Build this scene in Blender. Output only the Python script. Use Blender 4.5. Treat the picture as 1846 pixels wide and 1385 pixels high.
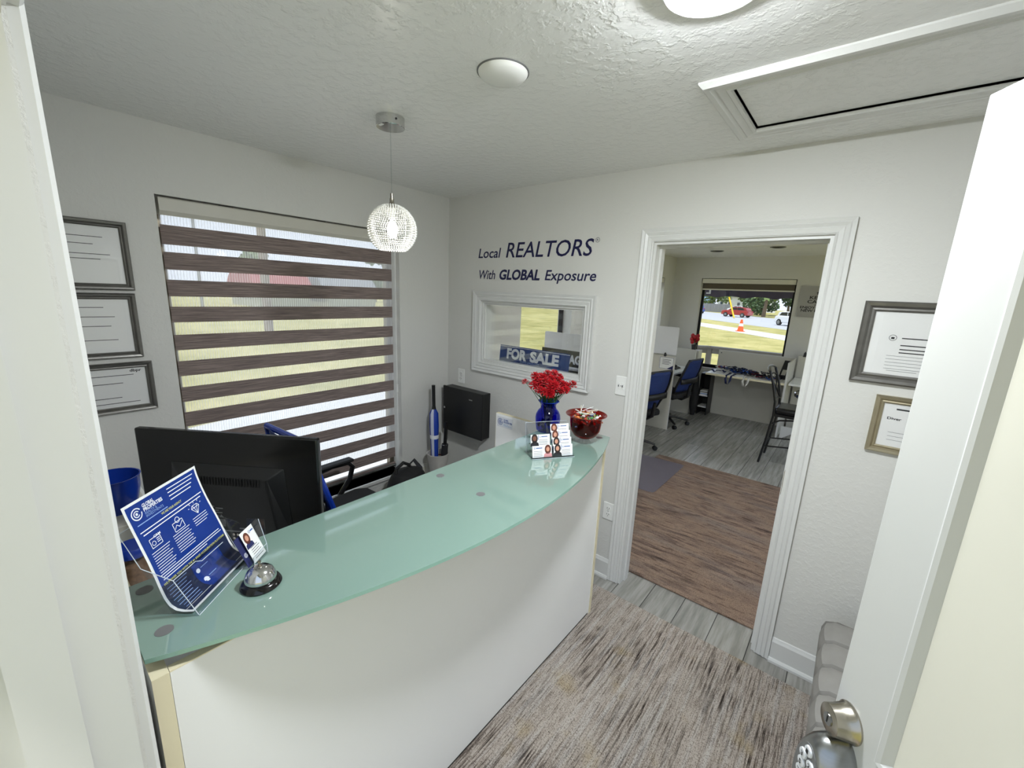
import bpy, bmesh, math, random
from mathutils import Vector, Matrix
random.seed(7)
for o in list(bpy.data.objects): bpy.data.objects.remove(o)
S = bpy.context.scene
COL = S.collection

# ------------------------------------------------------------------ camera
def basis(yaw, pitch, roll):
    cy, sy, cp, sp = math.cos(yaw), math.sin(yaw), math.cos(pitch), math.sin(pitch)
    f = Vector((-sy*cp, cy*cp, sp)); r = Vector((cy, sy, 0)); u = r.cross(f)
    cr, sr = math.cos(roll), math.sin(roll)
    return cr*r + sr*u, -sr*r + cr*u, f
r_, u_, f_ = basis(.6811, -.2166, .0421)
cam_d = bpy.data.cameras.new('camera'); cam = bpy.data.objects.new('camera', cam_d); COL.objects.link(cam)
m4 = Matrix((r_, u_, -f_)).transposed().to_4x4(); m4.translation = (2.5145, -2.2667, 1.7784)
cam.matrix_world = m4
cam_d.sensor_fit = 'HORIZONTAL'; cam_d.sensor_width = 36; cam_d.lens = 754.4/1846*36
cam_d.clip_start = .01; cam_d.clip_end = 500
S.camera = cam
# ------------------------------------------------------------------ exposure, sky, sun
S.view_settings.view_transform = 'Standard'; S.view_settings.look = 'None'
S.view_settings.gamma = 1; S.view_settings.use_curve_mapping = False
S.view_settings.exposure = 0.44
W = bpy.data.worlds.new('sky'); S.world = W; W.use_nodes = True
nt = W.node_tree; nt.nodes.clear()
wo = nt.nodes.new('ShaderNodeOutputWorld'); bg = nt.nodes.new('ShaderNodeBackground')
tc = nt.nodes.new('ShaderNodeTexCoord'); sx = nt.nodes.new('ShaderNodeSeparateXYZ'); cr = nt.nodes.new('ShaderNodeValToRGB')
nt.links.new(tc.outputs['Generated'], sx.inputs[0]); nt.links.new(sx.outputs['Z'], cr.inputs[0])
cr.color_ramp.elements[0].position = 0; cr.color_ramp.elements[0].color = (.80, .88, 1, 1)
cr.color_ramp.elements[1].position = .8; cr.color_ramp.elements[1].color = (.62, .78, 1, 1)
nt.links.new(cr.outputs[0], bg.inputs[0]); bg.inputs[1].default_value = .95
nt.links.new(bg.outputs[0], wo.inputs[0])
sun_d = bpy.data.lights.new('sun', 'SUN'); sun = bpy.data.objects.new('sun', sun_d); COL.objects.link(sun)
sun_d.energy = 2.75; sun_d.angle = math.radians(2); sun_d.color = (1, .97, .93)
sun.rotation_euler = Vector((.12, -.36, .92)).to_track_quat('Z', 'Y').to_euler(); sun.location = (10, 5, 12)

# ------------------------------------------------------------------ helpers
def srgb(r, g, b):
    def l(c):
        c /= 255
        return c/12.92 if c <= .04045 else ((c+.055)/1.055)**2.4
    return (l(r), l(g), l(b), 1)
MATS = {}
def mat(name, rgb, rough=.5, metal=0, var=.05, scale=6, stretch=(1, 1, 1), bump=0, bscale=80, bdist=.002, spec=.5, coat=0, emit=0, trans=0, rand=0):
    m = bpy.data.materials.new(name); m.use_nodes = True; MATS[name] = m
    n, l = m.node_tree.nodes, m.node_tree.links
    p = n['Principled BSDF']
    c = srgb(*rgb)
    p.inputs['Roughness'].default_value = rough; p.inputs['Metallic'].default_value = metal
    p.inputs['Specular IOR Level'].default_value = spec; p.inputs['Coat Weight'].default_value = coat
    p.inputs['Coat Roughness'].default_value = .03
    p.inputs['Transmission Weight'].default_value = trans
    t = n.new('ShaderNodeTexCoord'); mp = n.new('ShaderNodeMapping'); mp.inputs['Scale'].default_value = stretch
    l.new(t.outputs['Object'], mp.inputs[0])
    nz = n.new('ShaderNodeTexNoise'); nz.inputs['Scale'].default_value = scale; nz.inputs['Detail'].default_value = 4
    l.new(mp.outputs[0], nz.inputs['Vector'])
    if rand:
        oi = n.new('ShaderNodeObjectInfo'); ml = n.new('ShaderNodeMath'); ml.operation = 'MULTIPLY'; ml.inputs[1].default_value = 50
        l.new(oi.outputs['Random'], ml.inputs[0]); l.new(ml.outputs[0], mp.inputs['Location'])
    mx = n.new('ShaderNodeMix'); mx.data_type = 'RGBA'
    mx.inputs[6].default_value = [max(0, x*(1-2*var)) for x in c[:3]]+[1]; mx.inputs[7].default_value = [min(1, x*(1+2*var)) for x in c[:3]]+[1]
    l.new(nz.outputs['Fac'], mx.inputs[0]); l.new(mx.outputs[2], p.inputs['Base Color'])
    if emit:
        p.inputs['Emission Color'].default_value = c; p.inputs['Emission Strength'].default_value = emit
    if bump:
        n2 = n.new('ShaderNodeTexNoise'); n2.inputs['Scale'].default_value = bscale; n2.inputs['Detail'].default_value = 3
        l.new(mp.outputs[0], n2.inputs['Vector'])
        b = n.new('ShaderNodeBump'); b.inputs['Strength'].default_value = bump; b.inputs['Distance'].default_value = bdist
        l.new(n2.outputs['Fac'], b.inputs['Height']); l.new(b.outputs[0], p.inputs['Normal'])
    return m
def ramp(n, pts):
    r = n.new('ShaderNodeValToRGB'); e = r.color_ramp.elements
    while len(e) < len(pts): e.new(.5)
    for k, (p, c) in enumerate(pts): e[k].position = p; e[k].color = c if len(c) == 4 else srgb(*c)
    return r
def noise(n, l, src, scale, detail=4, rough=.5):
    z = n.new('ShaderNodeTexNoise'); z.inputs['Scale'].default_value = scale; z.inputs['Detail'].default_value = detail
    z.inputs['Roughness'].default_value = rough; l.new(src, z.inputs['Vector']); return z
def mapping(n, l, scale):
    t = n.new('ShaderNodeTexCoord'); mp = n.new('ShaderNodeMapping'); mp.inputs['Scale'].default_value = scale
    l.new(t.outputs['Object'], mp.inputs[0]); return mp
def mixc(n, l, fac, a, b, mode='MIX'):
    x = n.new('ShaderNodeMix'); x.data_type = 'RGBA'; x.blend_type = mode
    for i, s in ((0, fac), (6, a), (7, b)):
        if isinstance(s, (int, float)): x.inputs[i].default_value = s
        elif isinstance(s, tuple): x.inputs[i].default_value = s
        else: l.new(s, x.inputs[i])
    return x.outputs[2]

class MB:
    def __init__(s): s.v = []; s.f = []; s.mi = []
    def add(s, vs, fs, mi=0):
        b = len(s.v); s.v += [tuple(v) for v in vs]; s.f += [tuple(b+i for i in f) for f in fs]; s.mi += [mi]*len(fs); return s
    def box(s, x0, x1, y0, y1, z0, z1, mi=0):
        x0, x1 = min(x0, x1), max(x0, x1); y0, y1 = min(y0, y1), max(y0, y1); z0, z1 = min(z0, z1), max(z0, z1)
        return s.add([(x0, y0, z0), (x1, y0, z0), (x1, y1, z0), (x0, y1, z0), (x0, y0, z1), (x1, y0, z1), (x1, y1, z1), (x0, y1, z1)],
                     [(0, 3, 2, 1), (4, 5, 6, 7), (0, 1, 5, 4), (1, 2, 6, 5), (2, 3, 7, 6), (3, 0, 4, 7)], mi)
    def mbox(s, fn, a0, a1, b0, b1, h0, h1, mi=0):
        vs = [fn(*p) for p in ((a0, b0, h0), (a1, b0, h0), (a1, b1, h0), (a0, b1, h0), (a0, b0, h1), (a1, b0, h1), (a1, b1, h1), (a0, b1, h1))]
        return s.add(vs, [(0, 3, 2, 1), (4, 5, 6, 7), (0, 1, 5, 4), (1, 2, 6, 5), (2, 3, 7, 6), (3, 0, 4, 7)], mi)
    def prism(s, poly, h0, h1, fn=lambda a, b, h: (a, b, h), mi=0):
        n = len(poly)
        vs = [fn(a, b, h0) for a, b in poly]+[fn(a, b, h1) for a, b in poly]
        return s.add(vs, [tuple(range(n))[::-1], tuple(range(n, 2*n))]+[(i, (i+1) % n, n+(i+1) % n, n+i) for i in range(n)], mi)
    def tube(s, path, r, seg=8, closed=False, mi=0, flat=1.0):
        P = [Vector(p) for p in path]; n = len(P); rings = []
        up = Vector((0, 0, 1)); prev = None
        for i, p in enumerate(P):
            if closed: t = P[(i+1) % n]-P[i-1]
            else: t = P[min(i+1, n-1)]-P[max(i-1, 0)]
            t = t.normalized() if t.length > 1e-9 else Vector((0, 0, 1))
            if prev is None:
                a = up if abs(t.dot(up)) < .95 else Vector((1, 0, 0))
                x = (a-t*a.dot(t)).normalized()
            else: x = (prev-t*prev.dot(t)); x = x.normalized() if x.length > 1e-6 else t.orthogonal().normalized()
            prev = x; y = t.cross(x); rr = r[i] if isinstance(r, (list, tuple)) else r
            rings.append([p+rr*(flat*math.cos(2*math.pi*k/seg)*x+math.sin(2*math.pi*k/seg)*y) for k in range(seg)])
        vs = [v for rg in rings for v in rg]; fs = []
        for i in range(n if closed else n-1):
            j = (i+1) % n
            for k in range(seg): fs.append((i*seg+k, i*seg+(k+1) % seg, j*seg+(k+1) % seg, j*seg+k))
        if not closed: fs += [tuple(range(seg))[::-1], tuple(range((n-1)*seg, n*seg))]
        return s.add(vs, fs, mi)
    def lathe(s, prof, seg=24, M=None, c=(0, 0, 0), mi=0, cap=True):
        vs = []; n = len(prof)
        for r, z in prof:
            for k in range(seg):
                a = 2*math.pi*k/seg; p = Vector((r*math.cos(a), r*math.sin(a), z))
                if M is not None: p = M @ p
                vs.append(p+Vector(c))
        fs = [(i*seg+k, i*seg+(k+1) % seg, (i+1)*seg+(k+1) % seg, (i+1)*seg+k) for i in range(n-1) for k in range(seg)]
        if cap: fs += [tuple(range(seg))[::-1], tuple(range((n-1)*seg, n*seg))]
        return s.add(vs, fs, mi)
    def grid(s, fn, nu, nv, mi=0):
        vs = [fn(i/nu, j/nv) for j in range(nv+1) for i in range(nu+1)]
        return s.add(vs, [(j*(nu+1)+i, j*(nu+1)+i+1, (j+1)*(nu+1)+i+1, (j+1)*(nu+1)+i) for j in range(nv) for i in range(nu)], mi)
    def quad(s, a, b, c, d, mi=0): return s.add([a, b, c, d], [(0, 1, 2, 3)], mi)
    def ball(s, c, r, seg=10, rings=6, mi=0):
        rx = r if isinstance(r, tuple) else (r, r, r)
        vs = [Vector(c)+Vector((0, 0, -rx[2]))]
        for j in range(1, rings):
            t = -math.pi/2+math.pi*j/rings
            for k in range(seg):
                a = 2*math.pi*k/seg; vs.append(Vector(c)+Vector((rx[0]*math.cos(t)*math.cos(a), rx[1]*math.cos(t)*math.sin(a), rx[2]*math.sin(t))))
        vs.append(Vector(c)+Vector((0, 0, rx[2]))); fs = []
        for k in range(seg): fs.append((0, 1+(k+1) % seg, 1+k))
        for j in range(rings-2):
            for k in range(seg): fs.append((1+j*seg+k, 1+j*seg+(k+1) % seg, 1+(j+1)*seg+(k+1) % seg, 1+(j+1)*seg+k))
        b = 1+(rings-2)*seg
        for k in range(seg): fs.append((b+k, b+(k+1) % seg, len(vs)-1))
        return s.add(vs, fs, mi)
    def build(s, name, m, parent=None, smooth=False, bevel=0, origin=None, seg=2, fix=True, solid=0):
        me = bpy.data.meshes.new(name)
        org = Vector(origin) if origin is not None else (Vector(ORG[parent.name]) if parent is not None else Vector((0, 0, 0)))
        me.from_pydata([tuple(Vector(v)-org) for v in s.v], [], s.f)
        for mm in (m if isinstance(m, (list, tuple)) else [m]): me.materials.append(MATS[mm] if isinstance(mm, str) else mm)
        me.polygons.foreach_set('material_index', s.mi)
        if fix:
            b = bmesh.new(); b.from_mesh(me); bmesh.ops.recalc_face_normals(b, faces=b.faces[:]); b.to_mesh(me); b.free()
        if smooth:
            me.polygons.foreach_set('use_smooth', [True]*len(me.polygons))
            try: me.set_sharp_from_angle(angle=math.radians(40))
            except Exception: pass
        me.update()
        o = bpy.data.objects.new(name, me); COL.objects.link(o)
        if parent is not None: o.parent = parent; ORG[o.name] = tuple(org)
        else: o.location = org; ORG[o.name] = tuple(org)
        if solid:
            md = o.modifiers.new('solid', 'SOLIDIFY'); md.thickness = solid
        if bevel:
            md = o.modifiers.new('bevel', 'BEVEL'); md.width = bevel; md.segments = seg; md.limit_method = 'ANGLE'; md.angle_limit = .6
        return o
ORG = {}
def tag(o, label=None, cat=None, group=None, kind=None):
    if label: o['label'] = label
    if cat: o['category'] = cat
    if group: o['group'] = group
    if kind: o['kind'] = kind
    return o
def thing(name, label, cat, loc=(0, 0, 0), group=None, rotz=0, local=False):
    o = bpy.data.objects.new(name, None); COL.objects.link(o); o.location = loc; o.rotation_euler = (0, 0, rotz)
    o.empty_display_size = .05
    ORG[o.name] = (0, 0, 0) if local else tuple(loc)
    return tag(o, label, cat, group)
def struct(o): return tag(o, kind='structure')
def copy_tree(o, parent=None):
    c = o.copy(); COL.objects.link(c); ORG[c.name] = ORG[o.name]
    if parent is not None: c.parent = parent
    for ch in list(o.children): copy_tree(ch, c)
    return c
def part(parent, name, m, fn, **k):
    b = MB(); fn(b); return b.build(name, m, parent, **k)

# text: built-in font, flat outlines turned into a mesh
_tc = {}
def text_raw(body, bold=0.0):
    k = (body, bold)
    if k in _tc: return _tc[k]
    cu = bpy.data.curves.new('t', 'FONT'); cu.body = body; cu.size = 1; cu.offset = bold; cu.resolution_u = 3; cu.fill_mode = 'FRONT'
    o = bpy.data.objects.new('t', cu); COL.objects.link(o)
    dg = bpy.context.evaluated_depsgraph_get(); dg.update()
    me = bpy.data.meshes.new_from_object(o.evaluated_get(dg))
    vs = [tuple(v.co[:2]) for v in me.vertices]; fs = [tuple(p.vertices) for p in me.polygons]
    bpy.data.objects.remove(o); bpy.data.curves.remove(cu); bpy.data.meshes.remove(me)
    _tc[k] = (vs, fs); return vs, fs
CAP = max(y for x, y in text_raw('H')[0])
def text_into(mb, body, a0, a1, b, cap, fn, bold=0, shear=0, mi=0):
    vs, fs = text_raw(body, bold)
    if not vs: return
    x0 = min(v[0] for v in vs); x1 = max(v[0] for v in vs); w = (x1-x0) or 1
    W_ = (a1-a0)-shear*cap
    mb.add([fn(a0+(x-x0)/w*W_+shear*(y/CAP*cap), b+y/CAP*cap) for x, y in vs], fs, mi)
def letters(parent, m, body, a0, a1, b, cap, fn, bold=0, shear=0):
    vs, fs = text_raw(body, bold)
    par = list(range(len(vs)))
    def find(i):
        while par[i] != i: par[i] = par[par[i]]; i = par[i]
        return i
    for f in fs:
        for i in f[1:]: par[find(i)] = find(f[0])
    isl = {}
    for i in range(len(vs)): isl.setdefault(find(i), []).append(i)
    gr = []
    for g in sorted(isl.values(), key=lambda g: min(vs[i][0] for i in g)):
        lo = min(vs[i][0] for i in g); hi = max(vs[i][0] for i in g)
        if gr and lo < gr[-1][1]-.01 and (min(hi, gr[-1][1])-lo) > .5*(hi-lo): gr[-1][2].extend(g); gr[-1][1] = max(hi, gr[-1][1])
        else: gr.append([lo, hi, list(g)])
    x0 = min(v[0] for v in vs); x1 = max(v[0] for v in vs); W_ = (a1-a0)-shear*cap
    for lo, hi, g in gr:
        ix = {i: k for k, i in enumerate(g)}
        b_ = MB(); b_.add([fn(a0+(vs[i][0]-x0)/(x1-x0)*W_+shear*vs[i][1]/CAP*cap, b+vs[i][1]/CAP*cap) for i in g],
                          [tuple(ix[i] for i in f) for f in fs if f[0] in ix])
        b_.build('letter', m, parent, fix=False)

# mitred mouldings around a rectangle; fn(a, b, h) maps to the room
def moulding(parent, name, m, a0, a1, b0, b1, prof, fn, sides='LRTB', bevel=0):
    out = []
    for sd in sides:
        e = []
        for s_, h in prof:
            lo = b0-s_ if 'B' in sides else b0
            if sd == 'L': q = ((a0-s_, lo), (a0-s_, b1+s_))
            if sd == 'R': q = ((a1+s_, lo), (a1+s_, b1+s_))
            if sd == 'T': q = ((a0-s_, b1+s_), (a1+s_, b1+s_))
            if sd == 'B': q = ((a0-s_, b0-s_), (a1+s_, b0-s_))
            e.append([fn(*q[0], h), fn(*q[1], h)])
        n = len(e); vs = [p[0] for p in e]+[p[1] for p in e]
        b = MB(); b.add(vs, [tuple(range(n)), tuple(range(n, 2*n))[::-1]]+[(i, (i+1) % n, n+(i+1) % n, n+i) for i in range(n)])
        out.append(b.build(name, m, parent))
    return out
CASING = [(0, 0), (0, .011), (.007, .016), (.011, .012), (.028, .016), (.032, .013), (.046, .02), (.051, .016), (.066, .021), (.066, 0)]
back = lambda a, b, h: (a, -h, b)        # sign wall, facing the reception
left = lambda a, b, h: (h, a, b)         # window wall
ceil = lambda a, b, h: (a, b, 2.44-h)

# ------------------------------------------------------------------ materials
def wall_mat(name, rgb, bstr, bscale, rough=.55):
    m = mat(name, rgb, rough, var=.012, scale=1.5)
    n, l = m.node_tree.nodes, m.node_tree.links; p = n['Principled BSDF']
    mp = mapping(n, l, (1, 1, 1))
    a = noise(n, l, mp.outputs[0], bscale, 5, .6); b_ = noise(n, l, mp.outputs[0], bscale*3.2, 2)
    big = noise(n, l, mp.outputs[0], .9, 2)
    rr = ramp(n, [(.35, (.25, .25, .25, 1)), (.7, (1, 1, 1, 1))]); l.new(big.outputs['Fac'], rr.inputs[0])
    ra = ramp(n, [(.48, (0, 0, 0, 1)), (.62, (1, 1, 1, 1))]); l.new(a.outputs['Fac'], ra.inputs[0])
    h = mixc(n, l, .35, ra.outputs[0], b_.outputs['Fac']); h = mixc(n, l, 1.0, h, rr.outputs[0], 'MULTIPLY')
    bp = n.new('ShaderNodeBump'); bp.inputs['Strength'].default_value = bstr; bp.inputs['Distance'].default_value = .003
    l.new(h, bp.inputs['Height']); l.new(bp.outputs[0], p.inputs['Normal'])
    return m
wall_mat('wall_paint', (214, 213, 208), .35, 45)
wall_mat('ceiling_paint', (238, 238, 236), 1.0, 30, .27)
mat('door_paint', (205, 205, 202), .35, var=.01); mat('white_trim', (215, 215, 212), .35, var=.01)
mat('cream_edge', (232, 222, 190), .45, var=.02)
mat('laminate', (243, 243, 241), .3, var=.006, scale=2)
mat('white_plastic', (238, 238, 234), .35, var=.01)
mat('off_white', (224, 221, 208), .5, var=.02)
mat('black_plastic', (14, 14, 15), .38, var=.1)
mat('black_gloss', (8, 8, 9), .16, var=.05)
mat('dark_grey', (44, 44, 46), .5)
mat('mid_grey', (110, 110, 110), .5); mat('poster_grey', (168, 166, 164), .5)
mat('black_line', (10, 10, 10), .7)
mat('chrome', (205, 205, 205), .12, 1, var=.02)
mat('nickel', (170, 164, 152), .25, 1, var=.05)
mat('steel', (150, 151, 150), .28, 1, var=.04, scale=30, stretch=(1, 1, 12))
mat('bronze_metal', (120, 112, 98), .3, 1, var=.05)
mat('pewter', (128, 126, 122), .38, .85, var=.12, scale=25)
mat('gold_frame', (176, 166, 140), .35, .8, var=.08, scale=20)
mat('navy_vinyl', (12, 13, 66), .4, var=.03)
mat('paper', (232, 232, 230), .6, var=.01)
mat('print_grey', (96, 96, 100), .7)
mat('print_black', (28, 28, 32), .7)
mat('print_blue', (30, 78, 150), .6)
mat('print_white', (236, 238, 244), .6)
mat('print_pale', (140, 170, 220), .6)
mat('print_yellow', (205, 205, 120), .6)
mat('sky_blue', (104, 160, 205), .6)
mat('brochure_blue', (10, 50, 134), .28, var=.15, scale=5)
mat('brochure_navy', (16, 30, 66), .28, var=.1)
mat('sign_blue', (22, 58, 118), .25, var=.3, scale=9)
mat('acreage_photo', (70, 68, 50), .4, var=.45, scale=60)
mat('sign_white', (222, 224, 228), .4, var=.02)
mat('mesh_blue', (14, 42, 104), .7, var=.12, scale=40, bump=.3, bscale=300)
mat('blue_plastic', (16, 52, 150), .25, var=.04)
mat('red_petal', (172, 12, 26), .5, var=.25, scale=60)
mat('stem_green', (44, 86, 40), .6, var=.15)
mat('skin_a', (205, 150, 125), .6); mat('skin_b', (120, 76, 56), .6)
mat('hair_dark', (44, 28, 24), .6); mat('hair_brown', (96, 48, 34), .6); mat('cloth_navy', (28, 34, 86), .7); mat('cloth_black', (30, 30, 34), .7); mat('cloth_pink', (214, 150, 150), .7)
mat('velvet', (142, 139, 134), .8, var=.06, scale=20, bump=.2, bscale=400, bdist=.0006)
mat('seat_vinyl', (20, 20, 24), .25, var=.05)
mat('deck_wood', (150, 144, 136), .75, var=.12, scale=8, stretch=(1, 8, 1))
mat('awning_purple', (66, 56, 84), .7)
mat('brown_fabric', (96, 88, 74), .8, var=.15, scale=20, stretch=(1, 1, 20))
mat('road', (176, 178, 182), .8, var=.05, scale=2)
mat('concrete', (206, 206, 204), .8, var=.03, scale=2)
mat('trunk', (120, 104, 88), .9, var=.2); mat('leaf_dark', (66, 92, 54), .7, var=.4, scale=1.5); mat('leaf_mid', (108, 130, 74), .7, var=.35, scale=1.5)
mat('house_white', (214, 216, 216), .7); mat('house_tan', (150, 150, 128), .8); mat('house_blue', (150, 180, 205), .7); mat('roof_red', (150, 62, 62), .7); mat('roof_grey', (120, 122, 126), .7)
mat('car_red', (150, 30, 36), .2, coat=.6, var=.02); mat('car_white', (226, 228, 230), .2, coat=.6, var=.02); mat('car_blue', (40, 70, 140), .2, coat=.6, var=.02)
mat('tyre', (22, 22, 22), .8); mat('car_glass', (30, 36, 42), .08)
mat('cone_orange', (236, 92, 30), .5, var=.04); mat('guard_yellow', (240, 200, 40), .5)
mat('grey_cabinet', (202, 199, 188), .45, var=.015)
mat('wood_dark', (96, 62, 44), .5, var=.2, scale=20, stretch=(1, 10, 1))
mat('bag_black', (20, 19, 20), .75, var=.2, scale=30, bump=.3, bscale=200)
mat('umbrella_blue', (24, 62, 168), .5); mat('umbrella_white', (206, 210, 226), .5)
mat('ceramic', (196, 192, 186), .35, var=.08, scale=12); mat('red_brown', (120, 40, 28), .5)
mat('jar_fill', (128, 96, 70), .6, var=.4, scale=80)

def wood_tile():
    m = mat('wood_tile', (140, 138, 132), .26, var=0)
    n, l = m.node_tree.nodes, m.node_tree.links; p = n['Principled BSDF']
    t = n.new('ShaderNodeTexCoord'); oi = n.new('ShaderNodeObjectInfo'); mp = n.new('ShaderNodeMapping'); mp.inputs['Scale'].default_value = (34, 2.4, 4)
    l.new(t.outputs['Object'], mp.inputs[0])
    ml = n.new('ShaderNodeMath'); ml.operation = 'MULTIPLY'; ml.inputs[1].default_value = 90; l.new(oi.outputs['Random'], ml.inputs[0]); l.new(ml.outputs[0], mp.inputs['Location'])
    a = noise(n, l, mp.outputs[0], 1, 6, .62)
    r = ramp(n, [(.28, (118, 116, 111)), (.46, (144, 142, 136)), (.6, (160, 158, 152)), (.8, (178, 176, 170))]); l.new(a.outputs['Fac'], r.inputs[0])
    hv = n.new('ShaderNodeHueSaturation'); v = n.new('ShaderNodeMapRange'); v.inputs[3].default_value = .86; v.inputs[4].default_value = 1.12
    l.new(oi.outputs['Random'], v.inputs[0]); l.new(v.outputs[0], hv.inputs['Value']); l.new(r.outputs[0], hv.inputs['Color'])
    l.new(hv.outputs[0], p.inputs['Base Color'])
    b = n.new('ShaderNodeBump'); b.inputs['Strength'].default_value = .15; b.inputs['Distance'].default_value = .001
    l.new(a.outputs['Fac'], b.inputs['Height']); l.new(b.outputs[0], p.inputs['Normal'])
wood_tile()
mat('grout', (70, 69, 66), .9)
def rug(name, along, cols, ochre, grey, streak):
    m = mat(name, (140, 130, 120), .95, var=0, spec=.15)
    n, l = m.node_tree.nodes, m.node_tree.links; p = n['Principled BSDF']
    sc = (95, 3.8, 1) if along == 'y' else (2.6, 17, 1)
    mp = mapping(n, l, sc); m1 = mapping(n, l, (1, 1, 1))
    st = noise(n, l, mp.outputs[0], 1.0, 5, .68)
    big = noise(n, l, m1.outputs[0], 2.6, 4, .6); dots = noise(n, l, m1.outputs[0], 170, 3, .75)
    rs = ramp(n, cols); l.new(st.outputs['Fac'], rs.inputs[0])
    rd = ramp(n, [(.38, (.22, .19, .17, 1)), (.47, (.85, .83, .81, 1)), (.6, (1.0, 1.0, 1.0, 1))]); l.new(dots.outputs['Fac'], rd.inputs[0])
    rb = ramp(n, [(.42, (0, 0, 0, 1)), (.62, (1, 1, 1, 1))]); l.new(big.outputs['Fac'], rb.inputs[0])
    c = mixc(n, l, rb.outputs[0], rs.outputs[0], streak)
    o1 = noise(n, l, m1.outputs[0], 5.5, 3); ro = ramp(n, [(.58, (0, 0, 0, 1)), (.74, (.55, .55, .55, 1))]); l.new(o1.outputs['Fac'], ro.inputs[0])
    c = mixc(n, l, ro.outputs[0], c, ochre)
    o2 = noise(n, l, mp.outputs[0], .31, 3); rg = ramp(n, [(.5, (0, 0, 0, 1)), (.75, (.75, .75, .75, 1))]); l.new(o2.outputs['Fac'], rg.inputs[0])
    c = mixc(n, l, rg.outputs[0], c, grey)
    f2 = noise(n, l, mp.outputs[0], 2.3, 4, .7); rf = ramp(n, [(.38, (.36, .32, .3, 1)), (.47, (1, 1, 1, 1))]); l.new(f2.outputs['Fac'], rf.inputs[0])
    c = mixc(n, l, .8, c, rf.outputs[0], 'MULTIPLY'); c = mixc(n, l, .75, c, rd.outputs[0], 'MULTIPLY')
    l.new(c, p.inputs['Base Color'])
    b = n.new('ShaderNodeBump'); b.inputs['Strength'].default_value = .6; b.inputs['Distance'].default_value = .003
    l.new(dots.outputs['Fac'], b.inputs['Height']); l.new(b.outputs[0], p.inputs['Normal'])
rug('rug_greige', 'y', [(.38, (52, 45, 40)), (.46, (128, 117, 108)), (.54, (180, 170, 160)), (.7, (142, 131, 122))], srgb(158, 138, 92), srgb(194, 191, 188), srgb(176, 166, 156))
rug('rug_brown', 'x', [(.34, (86, 73, 66)), (.46, (122, 104, 92)), (.58, (154, 132, 115)), (.72, (118, 104, 97))], srgb(142, 119, 100), srgb(128, 119, 115), srgb(140, 119, 103))
def blind_fabric():
    m = mat('blind_fabric', (92, 82, 78), .85, var=0)
    n, l = m.node_tree.nodes, m.node_tree.links; p = n['Principled BSDF']
    mp = mapping(n, l, (1, 5, 260)); a = noise(n, l, mp.outputs[0], 1, 4, .7)
    r = ramp(n, [(.3, (84, 72, 70)), (.5, (128, 114, 109)), (.7, (170, 154, 147))]); l.new(a.outputs['Fac'], r.inputs[0]); l.new(r.outputs[0], p.inputs['Base Color'])
blind_fabric()
def see_through(name, tint, mixf, stripes=0):
    m = bpy.data.materials.new(name); m.use_nodes = True; MATS[name] = m
    n, l = m.node_tree.nodes, m.node_tree.links; n.clear()
    out = n.new('ShaderNodeOutputMaterial'); mx = n.new('ShaderNodeMixShader'); t = n.new('ShaderNodeBsdfTransparent'); d = n.new('ShaderNodeBsdfTranslucent')
    t.inputs[0].default_value = (1, 1, 1, 1); d.inputs[0].default_value = tint
    df = n.new('ShaderNodeBsdfDiffuse'); df.inputs[0].default_value = tint; m2 = n.new('ShaderNodeMixShader'); m2.inputs[0].default_value = .5
    l.new(d.outputs[0], m2.inputs[1]); l.new(df.outputs[0], m2.inputs[2])
    l.new(t.outputs[0], mx.inputs[1]); l.new(m2.outputs[0], mx.inputs[2]); l.new(mx.outputs[0], out.inputs[0])
    mx.inputs[0].default_value = mixf
    if stripes:
        mp = mapping(n, l, (1, 1, 1)); w = n.new('ShaderNodeTexWave'); w.bands_direction = 'Y'; w.inputs['Scale'].default_value = stripes; w.inputs['Distortion'].default_value = 1.2; w.inputs['Detail'].default_value = 1
        w.inputs['Detail Scale'].default_value = .6
        l.new(mp.outputs[0], w.inputs['Vector']); mr = n.new('ShaderNodeMapRange'); mr.inputs[3].default_value = mixf-.14; mr.inputs[4].default_value = mixf+.16
        l.new(w.outputs['Fac'], mr.inputs[0]); l.new(mr.outputs[0], mx.inputs[0])
see_through('sheer', (.95, .95, .96, 1), .44, 26)
see_through('mat_vinyl', (.36, .33, .38, 1), .62)
see_through('hazy_screen', (.95, .95, .96, 1), .94)
def glass(name, tint=(1, 1, 1, 1), rough=0.0, f0=1.0, ior=1.45):
    m = bpy.data.materials.new(name); m.use_nodes = True; MATS[name] = m
    n, l = m.node_tree.nodes, m.node_tree.links; n.clear()
    out = n.new('ShaderNodeOutputMaterial'); mx = n.new('ShaderNodeMixShader'); t = n.new('ShaderNodeBsdfTransparent'); g = n.new('ShaderNodeBsdfGlossy')
    t.inputs[0].default_value = tint; g.inputs['Roughness'].default_value = rough
    lw_ = n.new('ShaderNodeLayerWeight'); lw_.inputs[0].default_value = .5; pw = n.new('ShaderNodeMath'); pw.operation = 'POWER'; pw.inputs[1].default_value = 5
    f0_ = ((ior-1)/(ior+1))**2; ma = n.new('ShaderNodeMath'); ma.operation = 'MULTIPLY_ADD'; ma.inputs[1].default_value = 1-f0_; ma.inputs[2].default_value = f0_
    l.new(lw_.outputs['Facing'], pw.inputs[0]); l.new(pw.outputs[0], ma.inputs[0]); l.new(ma.outputs[0], mx.inputs[0]); l.new(t.outputs[0], mx.inputs[1]); l.new(g.outputs[0], mx.inputs[2]); l.new(mx.outputs[0], out.inputs[0])
glass('pane_glass'); glass('acrylic', (.96, .97, .98, 1), .02); glass('pass_glass', (.95, .96, .96, 1), 0, ior=1.7)
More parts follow.
